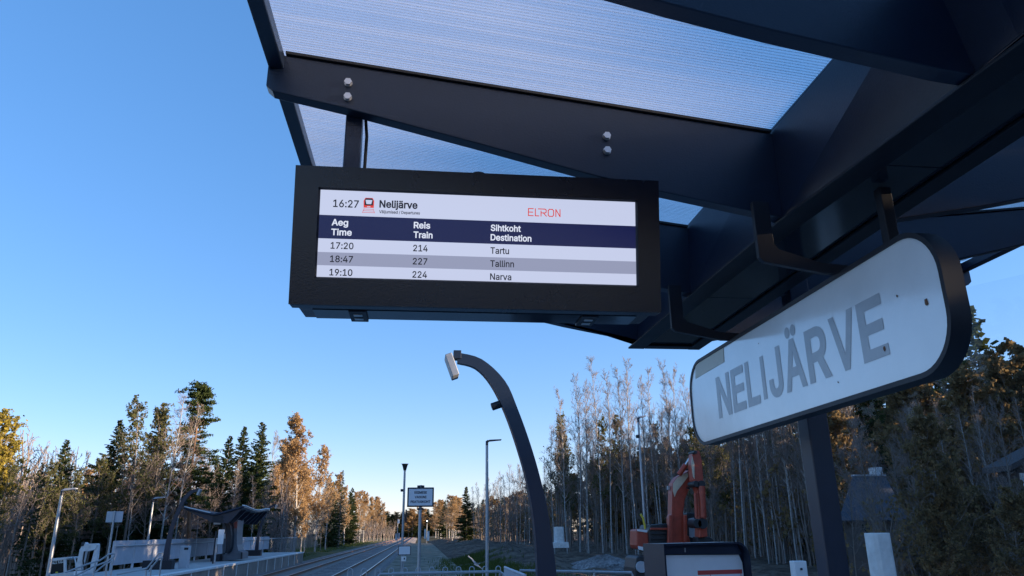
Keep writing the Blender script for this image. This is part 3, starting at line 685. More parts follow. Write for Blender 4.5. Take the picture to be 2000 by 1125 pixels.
led_lamp('street_lamp', 951, 862, 953, 38, -0.3, 1, 'grey street lamp with flat head left of the arched mast', hood=0.72, r=0.09)
led_lamp('street_lamp', 122, 958, 103, 33, PZT, 1, 'street lamp at far left behind the white cab', hood=0.52, r=0.075)
led_lamp('street_lamp', 300, 974, 292, 44, 0.0, 1, 'street lamp behind the grey fence panels', hood=0.55, r=0.065)
led_lamp('street_lamp', 1246, 816, 1262, 32, 0.0, 1, 'street lamp with yellow conduit in front of the orange excavator', hood=0.34, r=0.06, extra=[(-0.14, 0.75, 0.13)])
lt = bpy.data.objects['street_lamp.003'] if 'street_lamp.003' in bpy.data.objects else None
cy_ = thing('cable_conduit', (PY(1262, 1100, 31.8)[0], 31.8, 0.1), 'yellow cable conduit curling up the lamp pole by the excavator', 'conduit')
tube('conduit', [PY(1268, 1140, 31.8), PY(1264, 1080, 31.8), PY(1260, 1030, 31.8), PY(1256, 1012, 31.8), PY(1251, 1004, 31.8)], 0.045, M['yellow'], cy_)
# bell-headed lamp beside the track
a = PY(791, 906, 50); t = thing('track_lamp', (a[0], 50, -0.3), 'lamp pole with upturned cone head beside the track', 'street lamp')
tube('pole', [(a[0], 50, -0.3), (a[0], 50, a[2] - 0.3)], 0.09, M['galv'], t, r2=0.07)
MB().tube([(a[0], 50, a[2] - 0.42), (a[0], 50, a[2] - 0.2), (a[0], 50, a[2] - 0.03), (a[0], 50, a[2])], 0.09, 14, r2=0.26).build('lamp_head', M['steel_dark'], t, smooth=True)
b = PY(786, 958, 50); box('camera_box', (b[0] - 0.12, 49.9, b[2] - 0.07), (a[0] - 0.06, 50.1, b[2] + 0.09), M['steel_dark'], t, 0.02)
b = PY(793, 1008, 49.9); box('cable_box', (b[0] - 0.05, 49.8, b[2] - 0.4), (b[0] + 0.05, 49.9, b[2] + 0.4), M['steel_dark'], t, 0.01)
panel_sign('small_board', 778, 1066, 802, 1084, 44.0, [], 'small framed white board low on the track lamp pole', -0.2, 0)
a = PY(784, 1087, 44.0); b = PY(793, 1096, 44.0); t = thing('number_plate', (a[0], 44, a[2]), 'little white number plate below the small board', 'sign')
box('plate', (a[0], 44, b[2]), (b[0], 44.02, a[2]), M['white'], t); box('mark', (a[0] + 0.13, 43.99, b[2] + 0.08), (a[0] + 0.2, 43.999, a[2] - 0.06), M['ink'], t)
tube('stake', [((a[0] + b[0]) / 2, 44.03, -0.3), ((a[0] + b[0]) / 2, 44.03, PY(780, 1068, 44)[2])], 0.03, M['galv'], t)

# poster case
pc = thing('poster_case', (1.75, 4.6, PZT), 'dark poster case with rounded corner at the lower right', 'poster case')
a = PY(1296, 1062, 4.5); b = PY(1447, 1073, 4.75)
ux = _n(np.array([b[0] - a[0], b[1] - a[1], 0])); nrm = np.array([ux[1], -ux[0], 0])   # faces the camera
W = np.linalg.norm((b - a)[:2]); Wf = W + 0.075
def pcp(u, z, d): return np.array([a[0], a[1], 0]) + ux * u + np.array([0, 0, z]) - nrm * d
zt = a[2]; Rr = 0.10
arc = [(Wf - Rr + Rr * math.sin(t), zt - Rr + Rr * math.cos(t)) for t in [rad(90) * k / 8 for k in range(9)]]
outl = [(0.0, zt)] + arc + [(Wf, PZT + 0.55), (0.0, PZT + 0.55)]
th = 0.012
inn = [(th, zt - th)] + [(Wf - Rr + (Rr - th) * math.sin(t), zt - Rr + (Rr - th) * math.cos(t)) for t in [rad(90) * k / 8 for k in range(9)]] + [(Wf - th, PZT + 0.56), (th, PZT + 0.56)]
D = 0.19
shell = MB(); n = len(outl)
shell.loft([[pcp(*q, D) for q in inn], [pcp(*q, 0) for q in inn], [pcp(*q, 0) for q in outl], [pcp(*q, D) for q in outl]], caps=False).build('casing', M['steel'], pc, smooth=True)
MB().prism([pcp(*q, 0.06) for q in inn], -nrm * 0.02).build('back_board', M['steel_dark'], pc)
MB().prism([pcp(th, zt - th, .03), pcp(Wf - .07, zt - th, .03), pcp(Wf - .035, zt - .075, .03), pcp(th, zt - .06, .03)], -nrm * .02).build('header_strip', M['steel'], pc)
pz = zt - 0.066
post = MB().prism([pcp(.045, pz, .052), pcp(Wf - .045, pz - .012, .052), pcp(Wf - .02, pz - .06, .052), pcp(Wf - .016, PZT + .6, .052), pcp(.045, PZT + .6, .052)], -nrm * .003).build('poster', M['paper'], pc)
MB().prism([pcp(.30, pz - .095, .0515), pcp(Wf - .03, pz - .10, .0515), pcp(Wf - .03, pz - .125, .0515), pcp(.30, pz - .12, .0515)], -nrm * .0006).build('table_header', M['red'], post)
for u in (.40, Wf - .045): MB().prism([pcp(u, pz - .12, .0515), pcp(u + .004, pz - .12, .0515), pcp(u + .004, PZT + .7, .0515), pcp(u, PZT + .7, .0515)], -nrm * .0006).build('table_rule', M['red'], post)
for k in range(6): MB().prism([pcp(.31, pz - .14 - .03 * k, .0515), pcp(.39, pz - .141 - .03 * k, .0515), pcp(.39, pz - .147 - .03 * k, .0515), pcp(.31, pz - .146 - .03 * k, .0515)], -nrm * .0006).build('table_entry', M['ink'], post)
MB().obox(pcp(.19, zt - .04, .028), ux, nrm, (0, 0, 1), .004, .002, .012).build('lock', M['galv'], pc)
for u in (.06, Wf - .08): MB().obox(pcp(u, PZT + .28, .1), ux, nrm, (0, 0, 1), .03, .03, .28).build('leg', M['steel'], pc)

# precast concrete footings and a small marker post
def footing(px0, px1, py0, Y, label, zb, tee=False):
    a = PY(px0, py0, Y); b = PY(px1, py0, Y); w = b[0] - a[0]; cx_ = (a[0] + b[0]) / 2
    t = thing('concrete_footing', (cx_, Y, zb), label, 'concrete footing', 'precast concrete footings')
    m = MB(); h = w / 2; k = 0.18 * w
    m.loft([[(cx_ - h * 1.08 + k, Y - h * 1.08, zb), (cx_ + h * 1.08 - k, Y - h * 1.08, zb), (cx_ + h * 1.08, Y - h * 1.08 + k, zb), (cx_ + h * 1.08, Y + h, zb), (cx_ - h * 1.08, Y + h, zb), (cx_ - h * 1.08, Y - h * 1.08 + k, zb)],
            [(cx_ - h + k, Y - h, a[2]), (cx_ + h - k, Y - h, a[2]), (cx_ + h, Y - h + k, a[2]), (cx_ + h, Y + h, a[2]), (cx_ - h, Y + h, a[2]), (cx_ - h, Y - h + k, a[2])]])
    m.build('column', M['concrete'], t, 0.01)
    if tee: MB().loft([[(cx_ - w * .95, Y - w * .9, zb), (cx_ + w * .95, Y - w * .9, zb), (cx_ + w * .95, Y + w * .9, zb), (cx_ - w * .95, Y + w * .9, zb)], [(cx_ - w * .9, Y - w * .85, zb + w * .6), (cx_ + w * .9, Y - w * .85, zb + w * .6), (cx_ + w * .9, Y + w * .85, zb + w * .6), (cx_ - w * .9, Y + w * .85, zb + w * .6)]]).build('base_slab', M['concrete'], t, 0.02)
    for d in (-.1, .1): tube('anchor_bolt', [(cx_ + d * w, Y, a[2] - .01), (cx_ + d * w, Y, a[2] + 0.12 * w)], 0.012, M['rail'], t, 6)
    return t
f1 = footing(1697, 1731, 1041, 9.0, 'large pale concrete footing standing near the house', -0.2)
footing(1083, 1100, 1029, 62.0, 'distant concrete footing on a base slab before the birches', PY(1091, 1070, 62)[2], True)
a = PY(1551, 1096, 14); b = PY(1575, 1096, 14); t = thing('marker_post', (a[0], 14, 0), 'short white marker post right of the poster case', 'post')
box('post_body', (a[0], 14, -0.3), (b[0], 14.2, a[2]), M['white'], t, 0.01); box('badge', (a[0] + .1, 13.985, a[2] - .16), (a[0] + .14, 13.999, a[2] - .12), M['ink'], t)

# ================================================================== ORANGE EXCAVATOR
EY = 32.0
def E_(x, y, dy=0.0): return PY(1200 + x / 4.245, 860 + y / 4.245, EY + dy)
def poly(pts, dy=0.0): return [(E_(*p, dy)[0], E_(*p, dy)[2]) for p in pts]
ex = thing('excavator', (E_(480, 1100)[0], EY, 0.1), 'orange crawler excavator with raised boom parked before the birches', 'excavator')
def exp_(name, pts, y0, y1, m, bev=0.02, par=None): return MB().xz(poly(pts, y0), EY + y0, EY + y1).build(name, M[m], par or ex, bev)
boom = exp_('boom', [(470, 850), (465, 640), (476, 610), (478, 440), (484, 355), (522, 302), (608, 258), (640, 225), (662, 250), (650, 330), (622, 400), (585, 490), (572, 600), (570, 850)], -1.0, -0.45, 'orange')
exp_('boom_lit_side', [(486, 420), (488, 358), (525, 306), (606, 266), (612, 300), (560, 370), (520, 420), (500, 470)], -1.03, -1.001, 'lit_cream', 0.005, boom)  # the boom's lit side, its brightness put into the cream colour
exp_('boom_flank_plate', [(505, 790), (512, 520), (545, 440), (600, 380), (560, 600), (556, 790)], -1.02, -1.001, 'orange', 0.005, boom)  # thin raised plate in the boom's own orange
arm = exp_('stick', [(648, 92), (678, 82), (708, 92), (728, 180), (738, 330), (750, 470), (758, 655), (706, 655), (690, 420), (652, 330), (640, 200)], -1.9, -1.45, 'orange')
exp_('stick_lit_side', [(646, 130), (664, 200), (664, 320), (652, 300), (640, 200)], -1.93, -1.901, 'lit_cream', 0.004, arm)  # same light-bearing cream laid on the side of the stick
MB().tube([E_(535, 285, -(1.2)), E_(590, 205, -(1.25))], 0.11, 12).build('hydraulic_cylinder', M['orange'], ex, smooth=True)
MB().tube([E_(590, 205, -(1.25)), E_(648, 110, -(1.4))], 0.055, 10).build('piston_rod', M['bolt'], ex, smooth=True)
MB().tube([E_(725, 380, -(2.1)), E_(738, 640, -(2.1))], 0.13, 12).build('hydraulic_cylinder', M['orange'], ex, smooth=True)
MB().tube([E_(672, 440, -(2.05)), E_(682, 640, -(2.05))], 0.07, 10).build('hydraulic_cylinder', M['orange'], ex, smooth=True)
for (x, y, r) in ((725, 365, .16), (680, 360, .12), (735, 690, .2), (690, 690, .17), (674, 97, .07)):
    c = E_(x, y, -2.15); MB().tube([c, c + np.array([0, .75, 0])], r, 12).build('pivot', M['machine_black'], ex, smooth=True)
exp_('bucket_link', [(708, 670), (766, 670), (772, 800), (708, 805)], -2.0, -1.4, 'orange')
exp_('bucket', [(690, 800), (790, 800), (830, 830), (836, 885), (690, 890)], -1.8, -1.2, 'machine_black')
for k in range(3):
    pts = [E_(x, y, -(1.1 + 0.05 * k)) for (x, y) in ((590 + 8 * k, 245), (625 + 5 * k, 235), (635 + 4 * k, 330), (615 + 3 * k, 400), (600 + 4 * k, 395))]
    tube('hose', pts, 0.035, M['rubber'], ex, 6)
exp_('boom_cylinder', [(578, 620), (604, 620), (606, 850), (578, 850)], -1.3, -1.1, 'orange')
exp_('boom_cylinder', [(456, 620), (484, 620), (480, 850), (446, 850)], -1.3, -1.1, 'orange')
exp_('counterweight', [(185, 742), (205, 735), (285, 740), (296, 920), (200, 900), (186, 870)], -0.6, 0.5, 'orange', 0.05)
exp_('stripe_panel', [(195, 738), (282, 744), (270, 765), (190, 752)], -0.64, -0.601, 'white', 0.004)
exp_('stripe_panel', [(196, 876), (292, 895), (292, 928), (200, 905)], -0.64, -0.601, 'white', 0.004)
exp_('engine_deck', [(285, 745), (300, 700), (440, 690), (445, 930), (300, 930)], -0.8, 0.7, 'machine_black', 0.04)
for k in range(4): exp_('grille_slat', [(305, 760 + 42 * k), (436, 760 + 42 * k), (436, 780 + 42 * k), (305, 780 + 42 * k)], -0.86, -0.801, 'machine_black', 0.008)
exp_('deck_plate', [(300, 725), (442, 725), (442, 742), (300, 742)], -0.9, -0.6, 'orange', 0.01)
exp_('handrail', [(295, 600), (301, 600), (301, 735), (295, 735)], -0.5, -0.46, 'machine_black', 0)
exp_('boom_foot', [(445, 790), (615, 790), (640, 870), (640, 960), (440, 960)], -0.9, 1.0, 'orange', 0.03)
exp_('cab', [(604, 600), (668, 600), (680, 640), (688, 860), (610, 860)], -0.8, 0.9, 'machine_black', 0.04)
exp_('cab_window', [(614, 650), (660, 640), (676, 760), (676, 818), (622, 800)], -0.83, -0.801, 'galv_paint', 0.004)
exp_('mirror', [(440, 378), (482, 378), (482, 412), (440, 412)], -0.7, -0.6, 'galv', 0.01)
exp_('mirror_arm', [(468, 412), (475, 412), (475, 640), (468, 640)], -0.68, -0.64, 'machine_black', 0)
exp_('slew_ring', [(330, 925), (640, 925), (640, 975), (330, 975)], -0.9, 0.9, 'machine_black')
for (x0, x1, dy) in ((180, 440, -1.2), (520, 780, -1.2)):
    tk = MB().xz(poly([(x0 + 8, 975), (x0 + 30, 962), (x1 - 30, 962), (x1, 985), (x1 + 10, 1150), (x0, 1150), (x0 - 4, 1060)], dy), EY + dy + 0.08, EY + .6).build('crawler_track', M['machine_black'], ex, 0.04)
    for k in range(9):
        yy = 985 + k * 19; MB().xz(poly([(x0 + 110, yy), (x1 - 4, yy), (x1 - 4, yy + 10), (x0 + 110, yy + 10)], dy), EY + dy, EY + dy + 0.079).build('track_pad', M['rubber'], tk)
    c = E_(x0 + 45, 1050, dy); MB().tube([(c[0], EY + dy - .02, c[2]), (c[0], EY + dy + .079, c[2])], 0.22, 16).build('track_wheel', M['galv_paint'], tk, smooth=True)

# gravel heap
gh = PY(1172, 1098, 46); g = MB(); rg = random.Random(5); rings = []
for i in range(7):
    t = i / 6; R = 2.1 * (1 - t) + 0.35; zz = gh[2] - .45 + 0.85 * t ** 0.75
    rings.append([(gh[0] + R * math.cos(a) * rg.uniform(.85, 1.15) + 0.3 * t, 46 + R * math.sin(a) * rg.uniform(.85, 1.15), zz + rg.uniform(-.05, .05)) for a in [k * math.pi / 11 for k in range(22)]])
g.loft(rings).build('gravel_heap', M['ballast'], None, smooth=True, label='grey heap of gravel on the dark soil', cat='gravel heap')

# fallen pale branches in the ditch
fb = thing('fallen_branch', tuple(PY(925, 1100, 40)), 'pale broken branches lying in the ditch', 'branch')
for pl in ([(914, 1086), (926, 1096), (936, 1106)], [(920, 1090), (930, 1104), (938, 1100)], [(926, 1102), (938, 1108), (942, 1112)]):
    tube('limb', [PY(*q, 40) for q in pl], 0.04, M['galv_paint'], fb, 6, r2=0.015)

# ================================================================== FAR PLATFORM
# grey panel fence along the back of the platform
FX = -14.3
def FP(px, py): return PX(px, py, FX)
fc = thing('panel_fence', (FX, 50, PZT), 'grey corrugated panel fence along the back of the opposite platform', 'fence')
y0 = FP(220, 1080)[1]; y1 = FP(525, 1060)[1]; npan = 14
zt0 = PZT + 1.35
for k in range(npan):
    ya, yb = y0 + (y1 - y0) * k / npan + .04, y0 + (y1 - y0) * (k + 1) / npan - .04
    pn = MB(); nn = 14
    xs_ = [FX + (0.02 if j % 2 else -0.02) for j in range(2 * nn)]; yy = np.linspace(ya, yb, 2 * nn)
    for j in range(2 * nn - 1):
        pn.add([(xs_[j], yy[j], PZT + .25), (xs_[j + 1], yy[j + 1], PZT + .25), (xs_[j + 1], yy[j + 1], zt0), (xs_[j], yy[j], zt0)], [(0, 1, 2, 3)])
    pn.build('panel', M['galv_paint'], fc, fix=False)
    box('fence_post', (FX - .05, ya - .04, PZT - .2), (FX + .05, ya + .04, zt0 - .02), M['galv_paint'], fc)
tube('handrail', [(FX + .09, y0, PZT + 1.1), (FX + .09, y1, PZT + 1.1)], 0.035, M['galv'], fc)
er = thing('picket_railing', (FX, 76, PZT), 'thin grey picket railing at the far end of the opposite platform', 'railing')
ye = FP(580, 1055)[1]
tube('handrail', [(FX, y1, PZT + 1.15), (FX, ye, PZT + 1.15)], 0.035, M['galv'], er)
for k in range(40):
    yy = y1 + (ye - y1) * (k + .5) / 40; tube('picket', [(FX, yy, PZT - .6), (FX, yy, PZT + 1.28)], 0.016, M['galv'], er, 5)
# stair rails at the lower left
hr = thing('stair_railing', tuple(PY(180, 1120, 34)), 'galvanised stair handrails climbing to the opposite platform', 'railing')
for pl in ([(128, 1118), (170, 1102), (196, 1094), (214, 1082), (224, 1081)], [(140, 1128), (180, 1108), (206, 1098), (222, 1088), (224, 1082)], [(186, 1118), (205, 1102), (222, 1094)]):
    tube('handrail', [PY(*q, 34) for q in pl], 0.035, M['galv'], hr, 8)
for q in ((150, 1112), (186, 1099), (212, 1085), (222, 1084)):
    a = PY(*q, 34); tube('upright', [(a[0], 34, 0), a], 0.03, M['galv'], hr, 8)
sr2 = thing('ramp_railing', tuple(PY(300, 1110, 32)), 'galvanised ramp handrail in front of the near arched lamp foot', 'railing')
for pl in ([(318, 1080), (311, 1080), (287, 1110), (228, 1122)], [(318, 1090), (311, 1090), (290, 1116)]):
    tube('handrail', [PY(*q, 32) for q in pl], 0.035, M['galv'], sr2, 8)
for q in ((317, 1081), (296, 1104), (286, 1113)):
    a = PY(*q, 32); tube('upright', [(a[0], 32, 0.5), a], 0.03, M['galv'], sr2, 8)
# litter bin and notice post
a = PZ(347, 1110, PZT); bn = thing('litter_bin', (a[0], a[1], PZT), 'grey litter bin beside the near arched lamp foot', 'bin')
box('bin_body', (a[0], a[1], PZT), (a[0] + .42, a[1] + .42, PZT + 1.05), M['galv_paint'], bn, 0.02); box('bin_slot', (a[0] + .2, a[1] - .01, PZT + .86), (a[0] + .40, a[1] - .001, PZT + .97), M['steel_dark'], bn)
a = PZ(418, 1101, PZT); nb_ = thing('notice_post', (a[0], a[1], PZT), 'slim post with a white notice in front of the opposite shelter', 'notice')
box('post', (a[0] - .03, a[1], PZT), (a[0] + .05, a[1] + .08, PZT + 1.35), M['galv'], nb_); box('notice', (a[0] + .06, a[1] - .02, PZT + 1.05), (a[0] + .38, a[1] + .03, PZT + 1.85), M['white'], nb_, 0.005)
box('post', (a[0] - .12, a[1], PZT), (a[0] - .05, a[1] + .08, PZT + 1.75), M['steel_dark'], nb_)
# square sign seen from behind
a = PY(209, 999, 38); b = PY(238, 1020, 38); t = thing('back_of_sign', ((a[0] + b[0]) / 2, 38, 0), 'square grey sign seen from behind among the bare trunks', 'sign')
box('sign_panel', (a[0], 38, b[2]), (b[0], 38.03, a[2]), M['galv_paint'], t, 0.01); tube('pole', [((a[0] + b[0]) / 2, 37.95, 0), ((a[0] + b[0]) / 2, 37.95, a[2] + .02)], 0.045, M['galv'], t)

# opposite shelter
SY = 49.0
fs = thing('opposite_shelter', (PY(440, 1090, 51)[0], 52, PZT), 'dark butterfly-roofed shelter on the opposite platform', 'shelter')
lt_ = PY(360, 990, SY); va = PY(418, 1003, SY); rt = PY(474, 987.5, SY); Lr = 8.6
def roofz(s, t):   # s -1..1 across, t 0..1 along
    tip = lt_ if s < 0 else rt
    wv = 0.09 * math.cos(2 * math.pi * t * 1.0) + 0.05 * t if s > 0 else 0.05 * math.cos(math.pi * t)
    return va[2] + abs(s) ** 1.15 * (tip[2] - va[2]) + abs(s) * (wv - (0.09 if s > 0 else .05))
ns, ntt = 17, 25; V = []; 
for j in range(ntt):
    for i in range(ns):
        s = -1 + 2 * i / (ns - 1); t = j / (ntt - 1)
        x = va[0] + (s * (rt[0] - va[0]) if s > 0 else -s * (lt_[0] - va[0])); V.append((x, SY + t * Lr, roofz(s, t)))
Fq = [(j * ns + i, j * ns + i + 1, (j + 1) * ns + i + 1, (j + 1) * ns + i) for j in range(ntt - 1) for i in range(ns - 1)]
rf = MB(); rf.add(V, Fq); ro = rf.build('roof', M['steel'], fs, smooth=True, fix=False)
sm = ro.modifiers.new('thick', 'SOLIDIFY'); sm.thickness = 0.13; sm.offset = -1
def lit_edge(idx): return [np.array(V[k]) + np.array([0, 0, .02]) for k in idx]  # white tubes carry the sky's light on the roof edges as colour
tube('lit_edge', lit_edge([j * ns + ns - 1 for j in range(ntt)]), 0.035, M['white'], fs, 6)
tube('lit_edge', lit_edge([i for i in range(8)]), 0.03, M['white'], fs, 6)
for k in range(7):   # ribs under the roof, deep at the spine and thin at the tips
    yy = SY + .12 + k * (Lr - .36) / 6; dz = roofz(1, k / 6) - roofz(1, 0)
    MB().xz([(lt_[0] + .1, lt_[2] - .1), (va[0], va[2] - .1), (rt[0] - .1, rt[2] - .12 + dz), (rt[0] - .12, rt[2] - .26 + dz), (va[0] + .85, va[2] - .58), (va[0] - .1, va[2] - .52), (lt_[0] + .12, lt_[2] - .2)], yy, yy + .12).build('roof_rib', M['steel'], fs)
box('roof_spine', (va[0] - .1, SY + .1, va[2] - .5), (va[0] + .55, SY + Lr - .1, va[2] - .14), M['steel_dark'], fs)
def S_(x, y, Y=51.0): q = PY(400 + x / 7.5, 960 + y / 7.5, Y); return (q[0], q[2])
M['shelter_grey'] = mat('shelter_grey', (0.13, 0.145, 0.17), 0.5, var=0.12)
M['shelter_red'] = mat('shelter_red', (0.20, 0.06, 0.055), 0.5, var=0.15)
MB().xz([S_(395, 415), (S_(492, 415)), S_(478, 520), S_(470, 640), S_(472, 780), S_(490, 865), S_(556, 890), S_(552, 985), S_(255, 1022), S_(255, 925), S_(340, 905), S_(410, 840), S_(428, 640), S_(418, 520)], 51.0, 52.6).build('column', M['shelter_grey'], fs, 0.02)
MB().xz([S_(262, 372), S_(330, 395), S_(385, 440), S_(418, 520), S_(429, 640), S_(415, 830), S_(380, 895), S_(330, 905), S_(350, 840), S_(360, 640), S_(345, 520), S_(310, 430)], 50.3, 52.4).build('arch_ring', M['steel_dark'], fs, 0.02)
MB().xz([S_(240, 378), S_(275, 390), S_(318, 450), S_(345, 530), S_(356, 640), S_(346, 830), S_(325, 900), S_(240, 912)], 51.3, 51.5).build('back_wall', M['shelter_grey'], fs)
MB().xz([S_(300, 480), S_(322, 500), S_(345, 560), S_(354, 650), S_(345, 830), S_(325, 895), S_(290, 905), S_(298, 700)], 51.25, 51.299).build('red_panel', M['shelter_red'], fs)
MB().xz([S_(236, 615), S_(290, 620), S_(290, 690), S_(236, 688)], 51.2, 51.249).build('timetable', M['white'], fs)
MB().xz([S_(128, 925), S_(258, 925), S_(258, 1035), S_(130, 1035)], 50.2, 51.8).build('bench_base', M['steel_dark'], fs, 0.02)
MB().xz([S_(540, 890), S_(556, 890), S_(553, 985), S_(535, 988)], 50.8, 50.999).build('base_trim', M['steel_dark'], fs)
MB().xz([S_(432, 450), S_(478, 440), S_(474, 535), S_(432, 540)], 50.93, 50.999).build('red_notice', M['shelter_red'], fs)
# its small name sign
a = PY(417, 1012, 50.0); b = PY(432, 1025.5, 50.0); t = thing('small_name_sign', (a[0], 50, b[2]), 'small white name sign under the opposite shelter roof', 'sign')
box('sign_frame', (a[0], 50, b[2]), (b[0], 50.08, a[2]), M['steel_dark'], t, 0.03); box('sign_face', (a[0] + .04, 49.985, b[2] + .04), (b[0] - .04, 49.999, a[2] - .04), M['white'], t)
text('letter', 'NELIJÄRVE', (a[0] + .07, 49.985, b[2] + .16), (1, 0, 0), (0, 0, 1), b[0] - a[0] - .14, .16, M['sign_ink'], t, .02, .003)
tube('hanger', [((a[0] + b[0]) / 2, 50.04, a[2]), ((a[0] + b[0]) / 2, 50.04, va[2] - .3)], .03, M['steel_dark'], t, 6)

# white excavator behind the stair rails
WY = 36.0
def Wp(x, y): q = PY(80 + x / 12.5, 1050 + y / 12.5, WY); return (q[0], q[2])
we = thing('white_excavator', (Wp(500, 938)[0], WY, 0), 'small white excavator behind the stair handrails', 'excavator')
def wx(name, pts, y0, y1, m, bev=0.01, par=None): return MB().xz([Wp(*p) for p in pts], WY + y0, WY + y1).build(name, M[m], par or we, bev)
wx('cab_roof', [(195, 560), (300, 505), (700, 470), (710, 500), (590, 530), (560, 540), (210, 590)], 0, 1.2, 'white_dirty')
wx('cab_pillar', [(190, 570), (215, 560), (218, 938), (185, 938)], 0, 0.1, 'white_dirty'); wx('cab_pillar', [(550, 520), (605, 510), (610, 860), (548, 870)], 0, 0.1, 'white_dirty')
pane = wx('cab_window', [(216, 572), (550, 540), (550, 860), (218, 880)], 0.04, 0.06, 'glass_dark', 0)
wx('cab_pillar', [(715, 480), (735, 475), (775, 620), (775, 770), (760, 770), (755, 640)], 0.3, 0.4, 'white_dirty')
a = Wp(232, 655); b = Wp(545, 612)
text('window_text', '5421 9353', (a[0], WY + .04, a[1]), (b[0] - a[0], 0, b[1] - a[1]), (0, 0, 1), b[0] - a[0], .13, M['white'], pane, .02, .003)
wx('body', [(180, 900), (560, 850), (910, 830), (940, 1300), (180, 1300)], 0, 1.6, 'white_dirty', 0.03)
wx('beacon', [(405, 830), (440, 825), (450, 865), (405, 870)], -.2, -.1, 'yellow')
wb = wx('boom', [(900, 790), (1000, 370), (1010, 300), (1060, 210), (1110, 200), (1150, 110), (1180, 150), (1430, 140), (1455, 180), (1430, 200), (1380, 290), (1190, 335), (1160, 320), (1130, 420), (1040, 790)], -.3, 0.0, 'white_dirty', 0.015)
wx('stick', [(1380, 190), (1440, 190), (1410, 470), (1370, 640), (1300, 850), (1230, 850), (1260, 620), (1330, 350)], -.2, 0.05, 'white_dirty', 0.015)
wx('pivot', [(1065, 120), (1100, 120), (1110, 200), (1060, 210)], -.35, .05, 'machine_black'); wx('hose', [(1140, 330), (1170, 330), (1130, 560), (1170, 760), (1140, 760), (1105, 560)], -.4, -.33, 'rubber', 0)
wx('blade_panel', [(945, 810), (1120, 790), (1140, 938), (950, 938)], -.6, -.5, 'white')

# ================================================================== FAR DOWN THE LINE
a = PY(834, 1018, 190); t = thing('railway_signal', (a[0], 190, -.3), 'black railway signal head far down the line', 'signal')
tube('mast', [(a[0], 190, -.3), (a[0], 190, a[2])], .09, M['galv'], t, 8)
MB().xz([(a[0] - .28, a[2] - .35), (a[0] - .28, a[2] + .35), (a[0], a[2] + .55), (a[0] + .28, a[2] + .35), (a[0] + .28, a[2] - .35), (a[0], a[2] - .55)], 189.7, 189.9).build('signal_head', M['steel_dark'], t)
M['lamp_lit'] = mat_emit('signal_lamp', (0.9, 0.95, 0.9), 2.0)
MB().tube([(a[0], 189.6, a[2]), (a[0], 189.69, a[2])], .13, 12).build('lens', M['lamp_lit'], t)
def cabinet(px0, px1, py0, py1, Y, label, m='white'):
    a = PY(px0, py0, Y); b = PY(px1, py1, Y); t = thing('relay_cabinet', ((a[0] + b[0]) / 2, Y, b[2]), label, 'cabinet')
    box('cabinet_body', (a[0], Y, b[2] - .5), (b[0], Y + .5, a[2] - .08), M[m], t, 0.02); box('cabinet_roof', (a[0] - .06, Y - .06, a[2] - .079), (b[0] + .06, Y + .56, a[2]), M['galv'], t)
    box('cabinet_door', (a[0] + .06, Y - .02, b[2] + .1), (b[0] - .06, Y - .001, a[2] - .2), M[m], t, 0.005)
cabinet(834, 838.5, 1037, 1050, 130, 'tall pale relay cabinet right of the rails'); cabinet(829, 831.5, 1033, 1047, 150, 'slim relay cabinet beside the tall pale one')
cabinet(772, 775, 1042, 1050, 140, 'small grey cabinet left of the rails', 'galv_paint'); cabinet(778, 780.5, 1041, 1048, 150, 'second small grey cabinet left of the rails', 'galv_paint')
a = PY(777, 1018, 150); t = thing('crossing_sign', (a[0], 150, -.5), 'small white sign on a post at the far level crossing', 'sign')
tube('pole', [(a[0], 150, -.5), (a[0], 150, a[2])], .08, M['galv'], t, 6); box('sign_panel', (a[0] - .05, 149.9, a[2] - .4), (a[0] + .35, 149.95, a[2] + .35), M['white'], t)

# houses on the right
M['roof_slate'] = mat('slate_roof', (0.055, 0.062, 0.085), 0.7, var=0.25, vscale=3, bump=0.3, bscale=10)
M['house_wall'] = mat('house_wall', (0.14, 0.12, 0.11), 0.8, var=0.15)
M['house_wall2'] = mat('dark_house_wall', (0.075, 0.065, 0.065), 0.8, var=0.12)
HY = 24.0
def H_(x, y, Y=HY): return PY(1450 + x / 3.26, 780 + y / 3.26, Y)
hs1 = thing('house', (H_(820, 800)[0], HY + 2, 0), 'low house with slate roof and white chimney behind the footing', 'house')
rl, rr, bl, br = H_(702, 495, HY + 1.8), H_(905, 485, HY + 1.8), H_(610, 775), H_(1055, 765)
eav = min(bl[2], br[2]) - .02
hp = MB(); rz = (rl[2] + rr[2]) / 2
kb = (HY + 3.6) / HY      # the house stands square to the line of sight
hp.add([(bl[0], HY, eav), (br[0], HY, eav), (rr[0], HY + 1.8, rz), (rl[0], HY + 1.8, rz), (bl[0] * kb + .05, HY + 3.6, eav), (br[0] * kb, HY + 3.6, eav)], [(0, 1, 2, 3), (4, 3, 2, 5), (0, 3, 4), (1, 5, 2), (0, 4, 5, 1)])
hr_ = hp.build('roof', M['roof_slate'], hs1)
nc = 9
for k in range(nc):   # slate courses on the front slope
    t0, t1 = k / nc, (k + 1) / nc
    def lp(u, t): 
        A = np.array([bl[0] + (br[0] - bl[0]) * u, HY, eav]); B = np.array([rl[0] + (rr[0] - rl[0]) * u, HY + 1.8, rz]); return A + (B - A) * t + np.array([0, -.01, .015])
    MB().prism([lp(0.0, t0), lp(1.0, t0), lp(1.0, t1), lp(0.0, t1)], (0, -.012, .02)).build('slate_course', M['roof_slate'], hr_, 0.004)
box('ridge_cap', (rl[0], HY + 1.7, rz), (rr[0], HY + 1.9, rz + .06), M['galv_paint'], hr_)
ca = H_(840, 432, HY + 2.0); cb = H_(890, 490, HY + 2.0)
